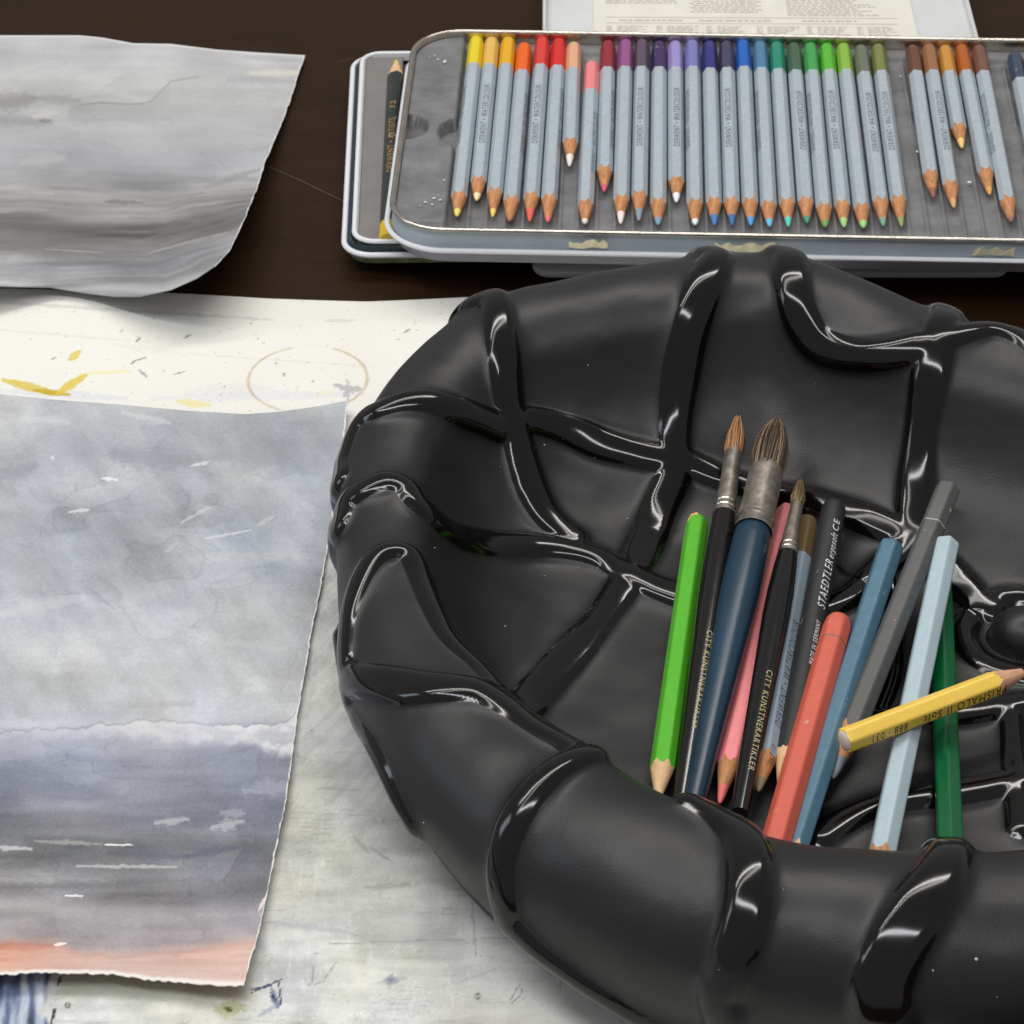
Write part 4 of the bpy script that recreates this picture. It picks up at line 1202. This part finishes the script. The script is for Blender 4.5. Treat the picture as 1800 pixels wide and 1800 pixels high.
# dark green pencils in the lower tin, points away
gold = pmat('gold_print', lin((190, 150, 84)), rough=.4, metal=.3)
for j, (a, b_) in enumerate((((690, 424), (702, 106)), ((722, 424), (736, 108)))):
    A, B = P(a[0] - 8, a[1], .0143), P(b_[0] - 5, b_[1], .0143)
    e, L = pencil(A, B, .0037, (36, 44, 40), cap=(214, 180, 40), cap_len=.012, lead=(214, 196, 84), wood=wood_pale, flat_end=True, round_body=True, rough=.35, sharp=.022, trunc=.15, leadf=.40)
    if j == 0:
        lettering('DERWENT \u2022 ARTISTS', e, L - .110, L - .062, .0030, .0037, R(-8), gold, rfun=lambda x: .0037 * 1.06)
        lettering('72', e, L - .053, L - .046, .0026, .0037, R(-8), gold, rfun=lambda x: .0037 * 1.06)
    tag(e, 'dark green pencil with yellow point and gold lettering in the lower tin' if j == 0 else 'dark green pencil mostly hidden by the overhanging upper tin', 'pencil', 'dark green pencils in the lower tin')


# ------------------------------------------------------------------ pencils and brushes in the bowl
def lathe_r(prof):
    xs_, rs_ = zip(*prof)
    return lambda x: float(np.interp(x, xs_, rs_))


white_print = pmat('white_print', lin((214, 216, 216)), rough=.5)
cream_print = pmat('cream_print', lin((188, 174, 130)), rough=.45)
grey_print = pmat('grey_print', lin((92, 110, 124)), rough=.5)
brown_print = pmat('brown_print', lin((52, 34, 14)), rough=.5)


def fpt(px, py, z): return P(px, py, z)


e, L = pencil(on_bowl(1226, 913, .0052), fpt(1158, 1392, .0185), .0037, (88, 180, 44), cap=(88, 180, 44), cap_len=.008, wood=wood_pale, lead=(206, 166, 120), rough=.3, sharp=.020, trunc=.4, leadf=.36, roll=R(4))
tag(e, 'bright grass green pencil, outermost of the row in the bowl, its painted end chipped', 'pencil')
chip = pmat('bare_wood_chip', lin((224, 176, 112)), rough=.7)
bm = bmesh.new()
for (x, al, r_) in ((.0024, 28, .0016), (.0040, 40, .0012), (.0016, 5, .0011)):
    a = R(al); rr = .0037 * (.92 if x < .003 else 1.01)
    bmesh.ops.create_icosphere(bm, subdivisions=2, radius=r_, matrix=Matrix.Translation((x, rr * -math.sin(a) * 0 + rr * math.sin(a) * -1 * -1 * -1, rr * math.cos(a))) @ Matrix.Rotation(a, 4, 'X') @ Matrix.Diagonal((1.3, .8, .16, 1)))
bmobj('paint_chip', bm, chip, e, smooth=True)

e, L = pencil(on_bowl(1385, 898, .0050), fpt(1265, 1412, .0180), .0036, (246, 140, 144), cap=(246, 140, 144), cap_len=.006, lead=(226, 110, 106), flat_end=True, rough=.32, sharp=.021, trunc=.1, leadf=.5, roll=R(-8))
tag(e, 'salmon pink pencil lying partly under the two larger paintbrushes in the bowl', 'pencil')
e, L = pencil(on_bowl(1419, 914, .0056), fpt(1333, 1391, .0205), .0037, (148, 166, 180), cap=(112, 92, 58), cap_len=.0235, lead=(146, 132, 100), rough=.4, sharp=.021, trunc=.2, leadf=.5, roll=R(14))
tag(e, 'grey watercolour pencil with khaki brown end lying in the bowl beside the black paintbrush', 'pencil')
lettering('DERWENT \u2022 WATERCOLOUR', e, L * .80, L * .42, .0032, .0037 * 1.012, R(-48) + R(-12), ink_dark, shear=.25)
lettering('36310', e, L * .93, L * .865, .0026, .0037 * 1.012, R(-60), ink_dark, shear=.25)
e, L = pencil(on_bowl(1467, 887, .0056), fpt(1372, 1400, .0185), .0042, (34, 35, 37), cap=(30, 31, 33), cap_len=.006, wood=wood_pale, lead=(40, 40, 40), rough=.55, sharp=.024, round_body=True, roll=0)
tag(e, 'matt black drawing pencil with white lettering lying in the bowl', 'pencil')
rf = lambda x: .0042 * 1.055
lettering('STAEDTLER', e, L * .405, L * .235, .0032, .0042, R(-30), white_print, shear=.25, rfun=rf)
lettering('ergosoft', e, L * .225, L * .135, .0028, .0042, R(-30), white_print, shear=.2, rfun=rf)
lettering('CE', e, L * .125, L * .085, .0026, .0042, R(-30), white_print, rfun=rf)
lettering('MADE IN GERMANY', e, L * .60, L * .45, .0018, .0042, R(-30), white_print, shear=.2, rfun=rf)
e, L = pencil(fpt(1475, 1088, .0270), fpt(1330, 1600, .0225), .0043, (204, 92, 72), cap=(206, 94, 74), cap_len=.0135, lead=(200, 90, 70), flat_end=False, rough=.5, sharp=.02, ring=(.0135, (120, 104, 92)), roll=R(2), var=.06)
tag(e, 'coral red pencil with thin grey ring near its end, on top of others in bowl', 'pencil')
e, L = pencil(on_bowl(1566, 962, .0060), fpt(1370, 1570, .0185), .0041, (82, 118, 138), wood=wood_pale, lead=(60, 100, 130), flat_end=True, rough=.42, sharp=.024, roll=R(10), var=.08)
tag(e, 'steel blue pencil lying in the bowl, half hidden by the coral red pencil', 'pencil')
e, L = pencil(on_bowl(1666, 860, .0075), fpt(1464, 1368, .0190), .0040, (84, 84, 82), cap=(92, 92, 90), cap_len=.020, lead=(128, 134, 142), flat_end=True, rough=.5, sharp=.026, trunc=.14, leadf=.52, roll=R(6), var=.08, ring=(.020, (160, 160, 156)))
tag(e, 'dark grey pencil leaning up the far wall of the bowl, with a silver lead', 'pencil')
lettering('CARAN D\u2019ACHE', e, L * .50, L * .32, .0024, .0040 * 1.012, R(-60), grey_print)
e, L = pencil(on_bowl(1664, 957, .0120), fpt(1547, 1518, .0225), .0040, (172, 190, 198), lead=(170, 200, 214), flat_end=True, rough=.4, sharp=.020, blunt=True, roll=R(18), var=.05)
tag(e, 'pale ice blue pencil with blunt wooden end, crossing over the dark green one', 'pencil')
e, L = pencil(on_bowl(1652, 1030, .0048), fpt(1673, 1550, .0185), .0040, (10, 92, 50), wood=wood_pale, lead=(30, 90, 50), flat_end=True, rough=.22, sharp=.018, roll=R(30), var=.06)
tag(e, 'dark bottle green pencil lying under the yellow pencil in the bowl', 'pencil')
e, L = pencil(fpt(1484, 1302, .0335), fpt(1800, 1182, .0350), .0038, (244, 204, 88), lead=(230, 168, 50), wood=pmat('pink_wood', lin((206, 156, 124)), rough=.7, var=.25, vscale=900, stretch=(.16, 1, 1)), flat_end=True, rough=.32, sharp=.018, trunc=.34, leadf=.42, roll=R(30), var=.05)
tag(e, 'short yellow pencil with brown lettering lying crosswise on top of the others in the bowl', 'pencil')
wt = tube_mesh('worn_end', [(-.0008, .0010), (-.0006, .0024), (-.0001, .0034), (.0002, .0036)], pmat('worn_end_white', lin((222, 212, 196)), rough=.7, var=.08), e, cap0=True)
lettering('PRISMALO II Soft', e, L * .86, L * .40, .0034, .0038 * 1.012, R(60), brown_print)
lettering('888 \u00b7 031', e, L * .31, L * .12, .0030, .0038 * 1.012, R(60), brown_print)


def brush(T, E, hair, ferr, hand, hair_cols, hand_mat, ferr_mat, rings, seed, label, crimp):
    """T: tip of the hair, E: end of the handle; profiles are (distance from the tip, radius)"""
    e = empty('paintbrush', mat=frame(T, E))
    tag(e, label, 'paintbrush', 'paintbrushes in the bowl')
    tube_mesh('handle', [(x, r) for x, r in hand], hand_mat, e, cap0=True, cap1=True)
    fo = tube_mesh('ferrule', [(x, r) for x, r in ferr], ferr_mat, e)
    for x in crimp:
        r = float(np.interp(x, [p[0] for p in ferr], [p[1] for p in ferr]))
        tube_mesh('crimp', [(x - .0005, r * 1.0), (x - .0002, r * 1.06), (x + .0002, r * 1.06), (x + .0005, r * 1.0)], pmat('crimp_metal', (.7, .66, .6), rough=.2, metal=1), fo)
    # hair: a tapering core under many separate hairs
    hx = [p[0] for p in hair]; hr_ = [p[1] for p in hair]
    core = tube_mesh('hair_core', [(x, r * .82) for x, r in hair], pmat('hair_dark', lin(hair_cols[0]), rough=.7, var=.3, vscale=500, stretch=(.1, 1, 1)), e, cap0=True)
    rnd = random.Random(seed)
    groups = [([], []) for _ in hair_cols]
    for k in range(420):
        vv, ff = groups[rnd.randrange(len(hair_cols))]
        a = rnd.random() * 6.283; q_ = math.sqrt(rnd.random()) * .55 + .45
        t0 = hx[0] + (hx[-1] - hx[0]) * abs(rnd.gauss(0, .10)) + 0.0003
        w = rnd.uniform(.00012, .00022)
        n0 = len(vv); st_ = 6; bend = rnd.gauss(0, .10); bend2 = rnd.gauss(0, .0002)
        for j in range(st_ + 1):
            x = hx[-1] - (hx[-1] - t0) * j / st_
            r = float(np.interp(x, hx, hr_)) * q_ * (1 + .10 * rnd.random() * j / st_)
            aa = a + bend * j / st_
            c_ = Vector((x, r * math.cos(aa), r * math.sin(aa) + bend2 * j))
            t_ = Vector((0, -math.sin(aa), math.cos(aa))) * w * (1 - .7 * j / st_); o_ = Vector((0, math.cos(aa), math.sin(aa))) * w
            vv += [c_ - t_, c_ + o_, c_ + t_]
        for j in range(st_):
            b0 = n0 + 3 * j
            ff += [(b0, b0 + 1, b0 + 4, b0 + 3), (b0 + 1, b0 + 2, b0 + 5, b0 + 4)]
    for (vv, ff), colr in zip(groups, hair_cols):
        if ff:
            h_ = pymesh('hair', vv, ff, pmat('hair', lin(colr), rough=.5), e, smooth=True); h_['kind'] = 'stuff'
    return e


gl_black = pmat('black_lacquer', (.006, .0052, .0045), rough=.14, spec=.5, rvar=.05, vscale=200)
navy = pmat('navy_lacquer', lin((22, 50, 68)), rough=.30, var=.35, vscale=55, bump=.1, bscale=900, stretch=(.25, 1, 1), rvar=.1)
steel = pmat('stained_ferrule', lin((150, 142, 132)), rough=.34, metal=.75, var=.35, vscale=260, rvar=.15)
steel2 = pmat('clean_ferrule', lin((168, 158, 144)), rough=.28, metal=.8, var=.25, vscale=300, rvar=.1)

T = on_bowl(1298, 738, .0060); E_ = fpt(1196, 1420, .0170)
L = (E_ - T).length
fr = lambda x: x
e = brush(T, E_, [(0, .0006), (.004, .0018), (.010, .0032), (.016, .0034), (.019, .0031)],
          [(.0175, .0031), (.020, .0032), (.030, .0032), (.044, .0036), (.052, .0040)],
          [(.0515, .0036), (.052, .0041), (.056, .0043), (.070, .0048), (.085, .0050), (.110, .0046), (.150, .0038), (L, .0030)],
          [(96, 62, 36), (176, 124, 74), (196, 146, 92), (140, 92, 54)], gl_black, steel, 2, 11,
          'slim black paintbrush with tawny hair and cream lettering, next to the bright green pencil', (.0462, .0490))
hr1 = lathe_r([(.0515, .0036), (.056, .0043), (.070, .0048), (.085, .0050), (.110, .0046), (.150, .0038), (L, .0030)])
lettering('CITY KUNSTNERARTIKLER', e, L * .60, L * .835, .0021, 0, R(-18), cream_print, rfun=lambda x: hr1(x) * 1.012)

T = on_bowl(1366, 741, .0100); E_ = fpt(1217, 1425, .0190)
L = (E_ - T).length
e = brush(T, E_, [(0, .0008), (.006, .0042), (.014, .0062), (.022, .0066), (.030, .0060)],
          [(.027, .0060), (.029, .0062), (.045, .0062), (.054, .0067), (.0545, .0062), (.056, .0062), (.0575, .0066), (.0595, .0068)],
          [(.059, .0058), (.060, .0064), (.066, .0066), (.080, .0068), (.092, .0067), (.115, .0058), (.150, .0047), (L, .0036)],
          [(40, 34, 30), (62, 50, 40), (112, 90, 66), (50, 42, 36), (150, 124, 92)], navy, steel, 2, 12,
          'thick navy blue paintbrush with a bushy brown head and stained metal ferrule', ())
T = on_bowl(1407, 852, .0130); E_ = fpt(1300, 1430, .0240)
L = (E_ - T).length
e = brush(T, E_, [(0, .0004), (.004, .0018), (.008, .0026), (.0115, .0022)],
          [(.0105, .0021), (.013, .0022), (.024, .0026), (.035, .0032), (.039, .0034)],
          [(.0385, .0030), (.039, .0035), (.045, .0040), (.060, .0046), (.072, .0047), (.100, .0042), (.140, .0036), (L, .0028)],
          [(72, 56, 36), (112, 90, 58), (134, 110, 74)], gl_black, steel2, 2, 13,
          'smallest black paintbrush with a pointed olive brown head, above the salmon pink pencil', (.0345, .0370))
hr3 = lathe_r([(.0385, .0030), (.045, .0040), (.060, .0046), (.072, .0047), (.100, .0042), (.140, .0036), (L, .0028)])
lettering('CITY KUNSTNERARTIKLER', e, L * .62, L * .90, .0022, 0, R(-24), cream_print, rfun=lambda x: hr3(x) * 1.012)
